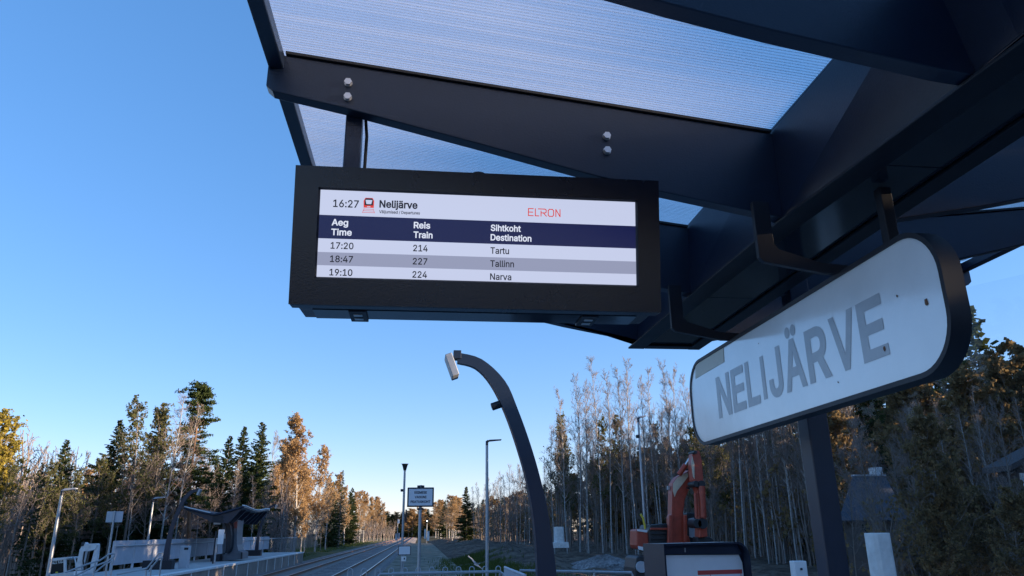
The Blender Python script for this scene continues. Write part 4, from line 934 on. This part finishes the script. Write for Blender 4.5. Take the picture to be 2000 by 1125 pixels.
ch_ = box('chimney', (ca[0], HY + 1.91, rz - .3), (cb[0], HY + 2.4, ca[2]), M['white_dirty'], hs1, 0.01); box('chimney_pot', (ca[0] + .08, HY + 2.05, ca[2]), (ca[0] + .22, HY + 2.2, ca[2] + .2), M['steel_dark'], ch_)
MB().prism([(bl[0] + .35, HY + .3, -.5), (br[0] - .25, HY + .3, -.5), (br[0] * kb - .35, HY + 3.3, -.5), (bl[0] * kb + .3, HY + 3.3, -.5)], (0, 0, eav + .498)).build('wall', M['house_wall'], hs1)
a = H_(760, 795, HY + .29); b = H_(845, 835, HY + .29); box('window', (a[0], HY + .27, b[2] - .3), (b[0], HY + .299, a[2]), M['glass_dark'], hs1)
H2 = 20.0
h2 = thing('dark_house', (H_(1793, 600, H2)[0] + 2, H2 + 2, 0), 'dark boarded house with white window at the right edge', 'house')
a = H_(1722, 380, H2); b = H_(1640, 630, H2)
wl_ = MB().xz([(a[0] - .0, -.5), (a[0] + 7, -.5), (a[0] + 7, a[2] + .9), (a[0] + 2.2, a[2] + .7), (a[0], a[2] - .1)], H2, H2 + .7).build('wall', M['house_wall2'], h2)
for k in range(14):
    zz = a[2] - .35 - .22 * k; box('cladding_board', (a[0] + .01, H2 - .025, zz), (a[0] + 6.9, H2 - .001, zz + .2), M['house_wall2'], wl_, 0.006)
q0, q1 = H_(1755, 470, H2), H_(1800, 605, H2); wo = box('window', (q0[0], H2 - .07, q1[2]), (q0[0] + 1.1, H2 - .026, q0[2]), M['white'], h2); box('pane', (q0[0] + .1, H2 - .075, q1[2] + .1), (q0[0] + 1.0, H2 - .0705, q0[2] - .1), M['glass_dark'], wo)
q0, q1 = H_(1650, 485, H2), H_(1705, 605, H2)
wo = box('window', (q0[0] + .25, H2 - .07, q1[2]), (q1[0] + .12, H2 - .026, q0[2] - .25), M['white'], h2); box('pane', (q0[0] + .33, H2 - .075, q1[2] + .08), (q1[0] + .04, H2 - .0705, q0[2] - .33), M['glass_dark'], wo)
rfm = MB().xz([(a[0] - .4, a[2] - .35), (a[0] - .4, a[2] - .2), (a[0] + 2.2, a[2] + .9), (a[0] + 7.2, a[2] + 1.1), (a[0] + 7.2, a[2] + .92), (a[0] + 2.2, a[2] + .71)], H2 - .3, H2 + .8).build('roof', M['house_wall2'], h2)
# ================================================================== TREES
M['birch'] = mat('birch_bark', (0.34, 0.325, 0.31), 0.85, var=0.5, vscale=3.0, col2=(0.48, 0.46, 0.44), stretch=(1, 1, 2.5))
M['alder'] = mat('grey_bark', (0.17, 0.145, 0.125), 0.9, var=0.3, vscale=4)
M['pine_bark'] = mat('pine_bark', (0.22, 0.12, 0.07), 0.9, var=0.35, vscale=3)
M['twig'] = mat('twigs', (0.235, 0.195, 0.175), 0.9, var=0.25, vscale=0.6)
M['twig_pale'] = mat('pale_twigs', (0.21, 0.165, 0.14), 0.9, var=0.25, vscale=0.6)
M['spruce'] = mat_leaf('spruce_needles', (0.022, 0.038, 0.02), (0.07, 0.09, 0.035), 0.2)
M['pine'] = mat_leaf('pine_needles', (0.03, 0.05, 0.022), (0.085, 0.10, 0.035), 0.2)
M['gold'] = mat_leaf('gold_leaves', (0.29, 0.18, 0.09), (0.55, 0.38, 0.19), 0.45)
M['olive'] = mat_leaf('yellow_green_leaves', (0.16, 0.15, 0.03), (0.42, 0.33, 0.07), 0.45)
M['brown'] = mat_leaf('brown_oak_leaves', (0.14, 0.11, 0.06), (0.33, 0.22, 0.10), 0.45)
M['green'] = mat_leaf('dull_green_leaves', (0.06, 0.075, 0.035), (0.15, 0.15, 0.055), 0.4)
M['grass'] = mat_leaf('grass_blades', (0.045, 0.07, 0.018), (0.13, 0.15, 0.045), 0.3)

def seg_mesh(P0, P1, R0, R1, sides=3):
    P0, P1 = np.asarray(P0, float), np.asarray(P1, float); R0, R1 = np.asarray(R0, float), np.asarray(R1, float); N = len(P0)
    t = P1 - P0; t /= np.maximum(np.linalg.norm(t, axis=1, keepdims=True), 1e-9)
    ref = np.where(np.abs(t[:, 2:3]) < 0.9, np.array([[0, 0, 1.0]]), np.array([[1.0, 0, 0]]))
    u = np.cross(ref, t); u /= np.linalg.norm(u, axis=1, keepdims=True); w = np.cross(t, u)
    ang = np.arange(sides) * 2 * np.pi / sides
    ring = u[:, None, :] * np.cos(ang)[None, :, None] + w[:, None, :] * np.sin(ang)[None, :, None]
    A = P0[:, None, :] + ring * R0[:, None, None]; B = P1[:, None, :] + ring * R1[:, None, None]
    V = np.concatenate([A, B], axis=1).reshape(-1, 3); base = (np.arange(N) * 2 * sides)[:, None]; T = []
    for k in range(sides):
        k2 = (k + 1) % sides
        T.append(np.concatenate([base + k, base + k2, base + sides + k2], axis=1)); T.append(np.concatenate([base + k, base + sides + k2, base + sides + k], axis=1))
    return V, np.concatenate(T)
def quads(C, A, B):
    """quads centred on C with half axes A, B"""
    V = np.stack([C - A - B, C + A - B, C + A + B, C - A + B], axis=1).reshape(-1, 3); b = (np.arange(len(C)) * 4)[:, None]
    return V, np.concatenate([np.concatenate([b, b + 1, b + 2], 1), np.concatenate([b, b + 2, b + 3], 1)])
def join(parts):
    V, T, Mi, o = [], [], [], 0
    for (v, t, m) in parts: V.append(v); T.append(t + o); Mi.append(np.full(len(t), m)); o += len(v)
    return np.concatenate(V), np.concatenate(T), np.concatenate(Mi)
def tri_mesh(name, V, T, Mi, mats):
    me = bpy.data.meshes.new(name); me.vertices.add(len(V)); me.vertices.foreach_set('co', V.astype(np.float32).ravel())
    me.loops.add(len(T) * 3); me.loops.foreach_set('vertex_index', T.astype(np.int32).ravel())
    me.polygons.add(len(T)); me.polygons.foreach_set('loop_start', np.arange(0, len(T) * 3, 3, dtype=np.int32))
    me.polygons.foreach_set('material_index', Mi.astype(np.int32)); me.update(calc_edges=True)
    for m in mats: me.materials.append(m)
    return me
def unit(R, n): v = R.normal(size=(n, 3)); return v / np.linalg.norm(v, axis=1, keepdims=True)

def gen_bare(seed, H=16.0, spread=0.17, first=0.35, nb=42, nsub=8, ntw=4, up=0.8, r0=0.12, wob=0.25, leaves=0, lsize=0.11, stems=1, twr=0.009):
    R = np.random.default_rng(seed); tr = ([], [], [], []); tw = ([], [], [], []); LC = []
    def sg(l, a, b, ra, rb): l[0].append(a); l[1].append(b); l[2].append(ra); l[3].append(rb)
    for st in range(stems):
        off = np.array([R.uniform(-.3, .3), R.uniform(-.3, .3), 0]) * (stems > 1); lean = R.normal(size=2) * 0.03 * H * (1 + stems > 2)
        Hs = H * (1 if st == 0 else R.uniform(.75, .97)); n = 12; tp = []
        ph = R.uniform(0, 6, 2)
        for i in range(n + 1):
            t = i / n; tp.append(off + np.array([lean[0] * t * t + wob * np.sin(ph[0] + 4 * t) * t, lean[1] * t * t + wob * np.sin(ph[1] + 5 * t) * t, Hs * t]))
        rr = lambda t: r0 * (1 - t) ** 0.8 + 0.012
        for i in range(n): sg(tr, tp[i], tp[i + 1], rr(i / n), rr((i + 1) / n))
        for b in range(nb // (1 if stems == 1 else 2)):
            t = first + (0.985 - first) * R.uniform() ** 0.8; k = min(int(t * n), n - 1); p = tp[k] + (tp[k + 1] - tp[k]) * (t * n - k)
            az = R.uniform(0, 2 * np.pi); L = Hs * spread * (1.08 - t) ** 0.6 * R.uniform(.55, 1.15) * (0.75 + 0.5 * (t > first + .1))
            e = up * R.uniform(.6, 1.25); d = np.array([np.cos(az) * np.cos(e), np.sin(az) * np.cos(e), np.sin(e)]); rb = max(0.012, rr(t) * 0.45); q = p; pts = [p]
            for s in range(4):
                d = d + np.array([0, 0, 0.12]) + R.normal(size=3) * 0.10; d /= np.linalg.norm(d); q = q + d * L / 4; pts.append(q)
                sg(tr if s < 2 else tw, pts[-2], q, rb * (1 - s / 4.6), rb * (1 - (s + 1) / 4.6))
            for s in range(nsub):
                u = R.uniform(.2, 1); j = min(int(u * 4), 3); p1 = pts[j] + (pts[j + 1] - pts[j]) * (u * 4 - j)
                dd = d * 0.8 + unit(R, 1)[0] * 0.85 + np.array([0, 0, .25]); dd /= np.linalg.norm(dd); l1 = L * R.uniform(.2, .45); p2 = p1 + dd * l1
                sg(tw, p1, p2, twr * 1.3, twr * .7)
                for x in range(ntw):
                    p3 = p1 + (p2 - p1) * R.uniform(.3, 1); d3 = dd + unit(R, 1)[0] * 0.8; d3 /= np.linalg.norm(d3); p4 = p3 + d3 * l1 * R.uniform(.3, .7)
                    sg(tw, p3, p4, twr * .8, twr * .4)
                    for y in range(leaves): LC.append(p3 + (p4 - p3) * R.uniform(0, 1.1) + R.normal(size=3) * .07)
    V1, T1 = seg_mesh(*tr, sides=6 if r0 > .05 else 3); V2, T2 = seg_mesh(*tw, sides=3)
    parts = [(V2, T2, 0)]
    if leaves:
        C = np.array(LC); a = unit(R, len(C)); b = np.cross(a, unit(R, len(C))); b /= np.linalg.norm(b, axis=1, keepdims=True); s = lsize * R.uniform(.5, 1.2, (len(C), 1))
        V3, T3 = quads(C, a * s * .5, b * s * .38); parts.append((V3, T3, 1))
    return (V1, T1), join(parts)
def gen_spruce(seed, H=16.0, w=0.17, sparse=1.0, bw=1.0, limbs=True):
    R = np.random.default_rng(seed); tr = ([], [], [], []); C, A, B = [], [], []
    n = 10
    for i in range(n):
        for l, v in zip(tr, (np.array([0, 0, H * i / n]), np.array([0, 0, H * (i + 1) / n]), .17 * (1 - i / n) + .012, .17 * (1 - (i + 1) / n) + .012)): l.append(v)
    nbr = int(330 * (0.5 + 0.5 * sparse)); lop = R.uniform(.75, 1.2, 9)
    for b in range(nbr):
        t = 0.04 + 0.95 * (b + R.uniform()) / nbr; t = 1 - (1 - t) ** 1.12; z = t * H; az = R.uniform(0, 2 * np.pi)
        L = (H * w * (1 - t) ** 0.8 + 0.10) * R.uniform(.55, 1.12) * lop[int(az / 6.2832 * 3) * 3 + int(t * 2.99)] * (1 if t > .2 else .7 + t * 1.5)
        o = np.array([np.cos(az), np.sin(az), 0]); side = np.array([-o[1], o[0], 0]); dr = R.uniform(.15, .5) * (1 - .55 * t)
        U_ = lambda u: np.array([0, 0, z])[None] + o[None] * (L * u)[:, None] + np.array([0, 0, 1.0])[None] * ((0.15 * u - dr * u * u + .3 * dr * u ** 3 + t * .4 * u) * L)[:, None]
        pp = U_(np.linspace(0, 1, 4))
        for s in range(3 if limbs else 0): [l.append(v) for l, v in zip(tr, (pp[s], pp[s + 1], .02 * (1 - s / 3.5), .02 * (1 - (s + 1) / 3.5)))]
        m = max(4, int((8 + L * 20) * sparse)); u = R.uniform(.08, 1.03, m); sg_ = R.choice((-1, 1), m); ln = (0.12 + .16 * L * (1 - u * .7)) * R.uniform(.6, 1.25, m)
        d = o[None] * R.uniform(.2, .9, (m, 1)) + side[None] * (sg_ * R.uniform(.1, .9, m))[:, None] + np.array([0, 0, 1.0])[None] * R.uniform(-1.0, .1, (m, 1)); d /= np.linalg.norm(d, axis=1, keepdims=True)
        wv = np.cross(d, unit(R, m)); wv /= np.linalg.norm(wv, axis=1, keepdims=True)
        C.append(U_(u) + d * ln[:, None] * .5); A.append(d * ln[:, None] * .55); B.append(wv * (0.03 + .045 * R.uniform(size=(m, 1))) * (0.75 + .12 * L) * bw)
    V1, T1 = seg_mesh(*tr, sides=4); V2, T2 = quads(np.concatenate(C), np.concatenate(A), np.concatenate(B))
    return (V1, T1), (V2, T2, np.zeros(len(T2), int))
def gen_pine(seed, H=18.0):
    R = np.random.default_rng(seed); tr = ([], [], [], []); C, A, B = [], [], []; n = 10
    tp = [np.array([.15 * np.sin(i), .15 * np.cos(1.3 * i), H * i / n]) for i in range(n + 1)]
    for i in range(n): [l.append(v) for l, v in zip(tr, (tp[i], tp[i + 1], .2 * (1 - i / n) + .03, .2 * (1 - (i + 1) / n) + .03))]
    for b in range(84):
        t = R.uniform(.36, .995); z = H * t; az = R.uniform(0, 6.28); L = H * .17 * (1.12 - t) ** .55 * R.uniform(.5, 1.1); o = np.array([np.cos(az), np.sin(az), R.uniform(-.3, .45)])
        p = np.array([0, 0, z]); q = p + o * L; [l.append(v) for l, v in zip(tr, (p, q, .045, .015))]
        for c in range(4):
            cc = p + (q - p) * R.uniform(.45, 1.05) + R.normal(size=3) * L * .2
            for k in range(30):
                v = unit(R, 1)[0]; v[2] = abs(v[2]) * .6 + v[2] * .2; x = cc + v * np.array([.6, .6, .5]) * R.uniform(.2, 1); d = unit(R, 1)[0] + np.array([0, 0, .5]); d /= np.linalg.norm(d); wv = np.cross(d, unit(R, 1)[0]); wv /= np.linalg.norm(wv)
                C.append(x); A.append(d * .14); B.append(wv * .04)
    V1, T1 = seg_mesh(*tr, sides=6); V2, T2 = quads(np.array(C), np.array(A), np.array(B))
    return (V1, T1), (V2, T2, np.zeros(len(T2), int))

KIND = {}
def reg(kind, name, gens, bark, mats, H):
    KIND[kind] = (name, H, [(tri_mesh('trunk', g[0][0], g[0][1], np.zeros(len(g[0][1])), [M[bark]]), tri_mesh('crown', *g[1], [M[m] for m in mats])) for g in gens])
reg('birch', 'birch_tree', [gen_bare(s, 16, .15, f_, 48, 9, 4, .95, r0=.085) for s, f_ in ((1, .38), (2, .28), (3, .42), (4, .22), (5, .33))], 'birch', ['twig_pale'], 16)
reg('alder', 'alder_tree', [gen_bare(s, 14, .2, .2, 52, 9, 4, .75, wob=.45, r0=.095) for s in (11, 12, 13, 14)], 'alder', ['twig'], 14)
reg('sparse', 'aspen_tree', [gen_bare(s, 14, .2, .33, 44, 8, 4, .8, leaves=2, lsize=.15) for s in (21, 22)], 'alder', ['twig', 'green'], 14)
reg('gold', 'golden_birch_tree', [gen_bare(s, 14, .21, .16, 64, 8, 4, .85, leaves=6, lsize=.125) for s in (31, 32)], 'birch', ['twig_pale', 'gold'], 14)
reg('russet', 'russet_tree', [gen_bare(s, 14, .2, .16, 56, 8, 4, .85, leaves=3, lsize=.15) for s in (33, 34)], 'birch', ['twig_pale', 'gold'], 14)
reg('olive', 'maple_tree', [gen_bare(41, 12, .3, .2, 60, 8, 4, .65, leaves=10, lsize=.14)], 'alder', ['twig', 'olive'], 12)
reg('oak', 'oak_tree', [gen_bare(s, 12, .27, .14, 60, 8, 4, .6, leaves=6, lsize=.19, wob=.5) for s in (51, 52)], 'alder', ['twig', 'brown'], 12)
reg('spruce', 'spruce_tree', [gen_spruce(s, 16, w) for s, w in ((61, .21), (62, .19), (63, .23))], 'alder', ['spruce'], 16)
reg('spruce_thin', 'spruce_tree', [gen_spruce(66, 14, .14, .35)], 'alder', ['spruce'], 14)
reg('pine', 'pine_tree', [gen_pine(s) for s in (71, 72)], 'pine_bark', ['pine'], 18)

ORD = 'first second third fourth fifth sixth seventh eighth ninth tenth eleventh twelfth thirteenth fourteenth fifteenth sixteenth seventeenth eighteenth nineteenth twentieth'.split()
ORD += ['twenty-' + o for o in ORD[:9]] + ['thirtieth'] + ['thirty-' + o for o in ORD[:9]]
RT = random.Random(17); _cnt = {}
def tree(kind, px, py, Y, label, group=None, zb=None, X=None, wide=1.0):
    q = PY(px, py, Y); x = q[0] if X is None else X
    if zb is None: zb = -0.4 if x < 0 else 0.15
    name, H, vs_ = KIND[kind]; i = _cnt.get(kind, RT.randrange(9)); _cnt[kind] = i + 1; tm, cm = vs_[i % len(vs_)]
    h = q[2] - zb; s = h / H
    r = thing(name, (x, Y, zb), label, 'tree', group); r.scale = (s * wide, s * wide, s); r.rotation_euler = (RT.gauss(0, .02), RT.gauss(0, .02), RT.uniform(0, 6.28))
    for n, m in (('trunk', tm), ('crown', cm)):
        o = bpy.data.objects.new(n, m); COL.objects.link(o); o.parent = r
    return r
def row(kinds, n, px0, px1, py0, py1, Y0, Y1, label, group, jit=0.0, zb=None, wide=1.0):
    cnt = {}
    for k in range(n):
        u = (k + RT.uniform(.1, .9)) / n; px = px0 + (px1 - px0) * u; py = py0 + (py1 - py0) * u + RT.uniform(-jit, jit); Y = Y0 + (Y1 - Y0) * u + RT.uniform(-2.5, 2.5)
        kd = RT.choice(kinds); nm = KIND[kd][0].replace('_tree', '').replace('_', ' '); cnt[nm] = cnt.get(nm, 0) + 1
        tree(kd, px, py, Y, ORD[cnt[nm] - 1] + ' ' + label.replace('#', nm) + ', from the left', group.replace('#', nm), zb, wide=wide)
# --- left edge of the wood, from the photograph's left to the vanishing point
tree('olive', -8, 822, 40, 'yellow-green leafy tree cut by the left edge of the photo')
tree('spruce_thin', 77, 902, 43, 'thin young spruce behind the far left street lamp')
tree('spruce', 136, 858, 50, 'sunlit spruce with pointed top above the white cab')
tree('spruce', 236, 818, 56, 'dark spruce left of the tall bare trees', wide=1.15)
tree('spruce', 312, 800, 60, 'dark spruce half hidden behind thin leafy branches')
tree('sparse', 283, 786, 53, 'slender tree with a few grey-green leaves above the dark spruce')
tree('sparse', 322, 792, 55, 'second slender tree with a few leaves beside the pine')
tree('birch', 352, 772, 54, 'tall pale birch left of the high pine')
tree('birch', 374, 790, 57, 'pale birch just in front of the high pine')
tree('pine', 405, 748, 60, 'tallest pine on the left side, its top in sunlight')
tree('spruce', 440, 850, 66, 'spruce right of the high pine')
tree('spruce', 484, 832, 76, 'left of the twin dark spruces behind the opposite shelter')
tree('spruce', 508, 824, 79, 'right of the twin dark spruces behind the opposite shelter')
tree('birch', 536, 842, 92, 'bare pinkish birch between the twin spruces and golden tree')
tree('gold', 592, 820, 96, 'tall golden birch with the brightest sunlit crown', wide=1.1)
tree('gold', 560, 868, 98, 'golden birch left of the tallest golden one', wide=1.1)
tree('russet', 628, 880, 112, 'russet tree right of the tallest golden birch')
tree('spruce_thin', 669, 918, 138, 'thin pale conifer rising above the russet trees')
row(['russet', 'gold', 'alder'], 9, 535, 655, 905, 930, 92, 125, 'autumn # tree below the golden birch', '# trees along the left verge', 12)
row(['russet', 'gold', 'russet', 'spruce'], 14, 640, 752, 930, 985, 130, 260, '# tree in the sunlit wood edge receding on the left', '# trees receding on the left', 10)
row(['alder', 'sparse', 'birch'], 16, 10, 470, 925, 880, 40, 66, 'bare # tree in the shaded wood behind the opposite platform', '# trees behind the opposite platform', 25)
row(['alder', 'alder', 'russet'], 14, 20, 330, 930, 915, 58, 74, '# tree in the second row behind the opposite platform', '# trees of the second left row', 15)
row(['spruce'], 22, -10, 560, 945, 900, 58, 96, 'small dark # deep in the shaded left wood', 'small spruces of the left wood', 20)
row(['birch', 'alder'], 9, 330, 560, 900, 930, 58, 80, 'leaning bare # tree beside the opposite shelter', '# trees beside the opposite shelter', 20)
# --- far end of the line
row(['russet', 'gold', 'spruce', 'gold', 'russet'], 36, 725, 905, 1004, 998, 400, 400, 'distant # tree closing the view down the track', 'distant # trees down the line', 8, wide=2.2)
row(['spruce', 'russet'], 30, 715, 915, 1012, 1006, 430, 430, '# tree in the last row down the track', 'last row of # trees down the line', 6, wide=2.6)
row(['russet', 'alder', 'spruce'], 12, 850, 900, 985, 972, 300, 200, 'distant # tree right of the rails', 'distant # trees right of the rails', 8, wide=1.5)
tree('russet', 884, 970, 190, 'greenish brown tree left of the far dark spruce', wide=1.2)
tree('spruce', 912, 950, 165, 'dark spruce standing at the bend of the right-hand wood', wide=1.25)
row(['spruce', 'spruce', 'oak'], 14, 915, 1110, 985, 940, 205, 118, 'dark # behind the far birches right of the rails', 'dark # trees behind the far birches', 8, wide=1.5)
# --- right-hand birch thicket
row(['birch', 'alder', 'birch'], 20, 925, 1065, 945, 900, 150, 98, 'slim bare # in the far part of the right-hand thicket', 'far # trees of the right-hand thicket', 14, wide=.8)
tops = [(1098, 760), (1120, 735), (1136, 742), (1160, 698), (1178, 730), (1205, 722), (1224, 700), (1248, 735), (1268, 722), (1290, 712), (1312, 716), (1335, 735)]
for k, (x, y) in enumerate(tops): tree('birch', x, y, 70 - k * 1.3, ORD[k] + ' tall bare birch from the left against the sky beside the name sign', 'tall birches left of the name sign', wide=.8)
row(['birch', 'alder', 'sparse'], 26, 1065, 1400, 850, 800, 76, 52, 'bare # trunk in the thicket behind the orange excavator', '# trees behind the excavator', 35, wide=.8)
row(['oak', 'sparse', 'oak'], 9, 1100, 1400, 905, 868, 84, 70, 'brown # in warm light behind the birch trunks', '# trees behind the birch trunks', 14)
row(['birch', 'alder', 'birch'], 26, 1395, 1660, 700, 720, 50, 36, 'pale # trunk below the name sign', '# trunks below the name sign', 30, wide=.75)
row(['birch', 'alder'], 34, 1070, 1660, 880, 800, 84, 50, 'thread-thin bare # among the thicker trunks on the right', 'thread-thin # trees on the right', 40, wide=.5)
row(['birch', 'alder'], 22, 1080, 1640, 900, 830, 90, 58, 'thin bare # deep in the right-hand thicket', 'thin # trees deep in the right-hand thicket', 25, wide=.8)
row(['oak', 'oak', 'russet'], 9, 1120, 1330, 925, 900, 98, 82, 'rust-coloured # behind the birches left of the excavator', 'rust-coloured # trees behind the birches', 12, wide=1.2)
row(['spruce', 'oak', 'spruce'], 13, 1330, 1640, 900, 850, 84, 60, 'dark # closing the right-hand thicket behind the birches', 'dark # trees behind the birches', 15)
tree('pine', 1688, 770, 40, 'dark green pine above the low house roof', wide=1.2)
tree('oak', 1640, 800, 36, 'brown oak just right of the steel post')
row(['oak', 'oak', 'alder'], 8, 1750, 2010, 745, 690, 31, 25, 'brown-leaved # in front of the houses', 'brown # trees before the houses', 18)
row(['alder', 'birch'], 9, 1740, 1990, 800, 760, 21, 17.5, 'slim bare # stem in front of the dark house', 'slim # stems before the dark house', 25, wide=.7)
row(['alder', 'oak', 'alder'], 7, 1625, 1800, 880, 800, 21, 19, 'thin # stem in front of the low house', 'thin # stems before the low house', 40, wide=.8)
row(['oak'], 7, 1800, 2010, 985, 960, 19, 16, 'low brown # bush under the taller oaks', 'low brown oaks', 25)
tree('spruce', 1926, 684, 38, 'spruce top rising right of the name sign'); tree('spruce', 1998, 700, 36, 'spruce at the right edge above the dark house')
tree('spruce', 1880, 730, 44, 'spruce hidden behind the near end of the name sign')
row(['oak', 'spruce', 'alder'], 10, 1580, 1960, 800, 770, 50, 34, '# behind the low house', '# trees behind the low house', 20)

# --- undergrowth: bare saplings and brush, nobody could count them
def brush(name, spots, mats, label, seed, leaf=None):
    R = np.random.default_rng(seed); lib = []
    for s in range(5):
        (v1, t1), (v2, t2, m2) = gen_bare(seed * 10 + s, 5.0, .24, .12, 10, 3, 1, 1.0, r0=.03, wob=.3, leaves=(2 if leaf else 0), lsize=.2, twr=.012)
        lib.append(join([(v1, t1, 0)] + [(v2, t2, 0)]) if not leaf else (np.concatenate([v1, v2]), np.concatenate([t1, t2 + len(v1)]), np.concatenate([np.zeros(len(t1)), m2])))
    parts = []; VV, TT, MM, o = [], [], [], 0
    for (x, y, z, h) in spots:
        v, t, m = lib[R.integers(5)]; a = R.uniform(0, 6.28); c, s = np.cos(a), np.sin(a); k = h / 5.0
        w = np.stack([(v[:, 0] * c - v[:, 1] * s) * k + x, (v[:, 0] * s + v[:, 1] * c) * k + y, v[:, 2] * k + z], 1); VV.append(w); TT.append(t + o); MM.append(m); o += len(v)
    me = tri_mesh(name, np.concatenate(VV), np.concatenate(TT), np.concatenate(MM), [M[m] for m in mats])
    ob = put(bpy.data.objects.new(name, me)); tag(ob, label, 'undergrowth', kind='stuff'); return ob
R0 = np.random.default_rng(5); spots = []
for k in range(420):
    px = R0.uniform(-20, 560); u = (px + 20) / 580; Y = 41 + 42 * u + R0.uniform(0, 16); q = PY(px, 1040, Y); spots.append((q[0], Y, -.45, R0.uniform(4.0, 9.0)))
for k in range(300):
    px = R0.uniform(540, 770); u = (px - 540) / 212; Y = 95 + 150 * u + R0.uniform(0, 12); q = PY(px, 1040, Y); spots.append((q[0], Y, -.45, R0.uniform(3.5, 8)))
brush('undergrowth', spots, ['twig'], 'tangled bare brush filling the shaded wood on the left', 7)
spots = []
for k in range(520):
    px = R0.uniform(930, 1700); u = (px - 930) / 770; Y = 38 + (150 - 38) * (1 - u) ** 1.9 + R0.uniform(0, 14); q = PY(px, 1040, Y); spots.append((q[0], Y, 0.0, R0.uniform(3.5, 7.5)))
for k in range(200):
    px = R0.uniform(895, 1110); u = (px - 895) / 215; Y = 190 - 95 * u + R0.uniform(0, 18); q = PY(px, 1040, Y); spots.append((q[0], Y, -.1, R0.uniform(4, 9)))
brush('undergrowth', spots[::2], ['twig'], 'tangled bare brush between the birch trunks on the right', 8)
brush('undergrowth', spots[1::2], ['twig', 'brown'], 'rust-leaved brush between the birch trunks on the right', 12, True)
spots = []
for k in range(230):
    px = R0.uniform(1590, 2060); u = (px - 1590) / 470; Y = 30 - 13 * u + R0.uniform(-1, 5); q = PY(px, 1040, Y); spots.append((q[0], Y, -.3, R0.uniform(1.4, 3.2)))
for k in range(10):
    px = R0.uniform(1615, 1800); Y = R0.uniform(19, 22.5); q = PY(px, 1040, Y); spots.append((q[0], Y, -.3, R0.uniform(2.2, 3.4)))
brush('undergrowth', spots, ['twig', 'brown'], 'low leafy scrub in front of the houses', 9, True)
# --- the wood goes on along the right, outside the view, and shades the station
(v1, t1), (v2, t2, _m2) = gen_spruce(90, 14, .2, .16, 4.0, False); tv = np.concatenate([v1, v2]); tt = np.concatenate([t1, t2 + len(v1)]); VV, TT, o = [], [], 0
for k in range(200):
    y = -75 + 225 * ((k + R0.uniform(0, 1)) / 160) if k < 160 else R0.uniform(-28, 14); x = (27 if y < 20 else 34) + R0.uniform(0, 16) + max(0, (30 - abs(y)) * .0); s = R0.uniform(.92, 1.18) ;
    if -15 < y < 5: s = (4.35 + .136 * (x - 1)) / 14 * R0.uniform(1.0, 1.055); wx_ = 3.0  # unseen trees shaped low and broad, letting the sun reach the canopy top
    else: wx_ = 1.45
    VV.append(tv * np.array([s * wx_, s * wx_, s]) + np.array([x, y, -.4])); TT.append(tt + o); o += len(tv)
me = tri_mesh('woodland', np.concatenate(VV), np.concatenate(TT), np.zeros(sum(len(t) for t in TT)), [M['spruce']])
tag(put(bpy.data.objects.new('woodland', me)), 'dense evergreen woodland continuing behind the trees on the right', 'woodland', kind='stuff')

# --- grass on the verges
def grass(name, pts, label, h0, h1):
    R = np.random.default_rng(len(pts)); P = np.array(pts); n = len(P); az = R.uniform(0, 6.28, n); w = np.stack([np.cos(az), np.sin(az), np.zeros(n)], 1) * R.uniform(.015, .04, (n, 1)); hgt = R.uniform(h0, h1, n)
    tip = P + np.stack([R.normal(0, .35, n) * hgt, R.normal(0, .35, n) * hgt, hgt], 1); V = np.stack([P - w, P + w, tip], 1).reshape(-1, 3); T = np.arange(3 * n).reshape(-1, 3)
    tag(put(bpy.data.objects.new(name, tri_mesh(name, V, T, np.zeros(n), [M['grass']]))), label, 'grass', kind='stuff')
pts = []
for k in range(26000):
    px = R0.uniform(580, 770); Y = 60 + 190 * R0.uniform() ** 1.6; x = -13 - R0.uniform(0, 8) ; pts.append((x, Y, -0.35))
grass('verge_grass', pts, 'rough grass along the left side of the tracks', .15, .5)
pts = []
for k in range(22000):
    Y = R0.uniform(14, 75); x = 3.2 + 0.02 * Y + R0.normal(0, 1.1)
    if mnoise.noise(Vector((x * .35, Y * .2, 0))) > -.15: pts.append((x, Y, zdirt(max(2.4, x), Y) - .05 if x > 2.4 else -.25))
grass('ditch_grass', pts, 'green grass in the ditch beside the dark soil', .15, .45)
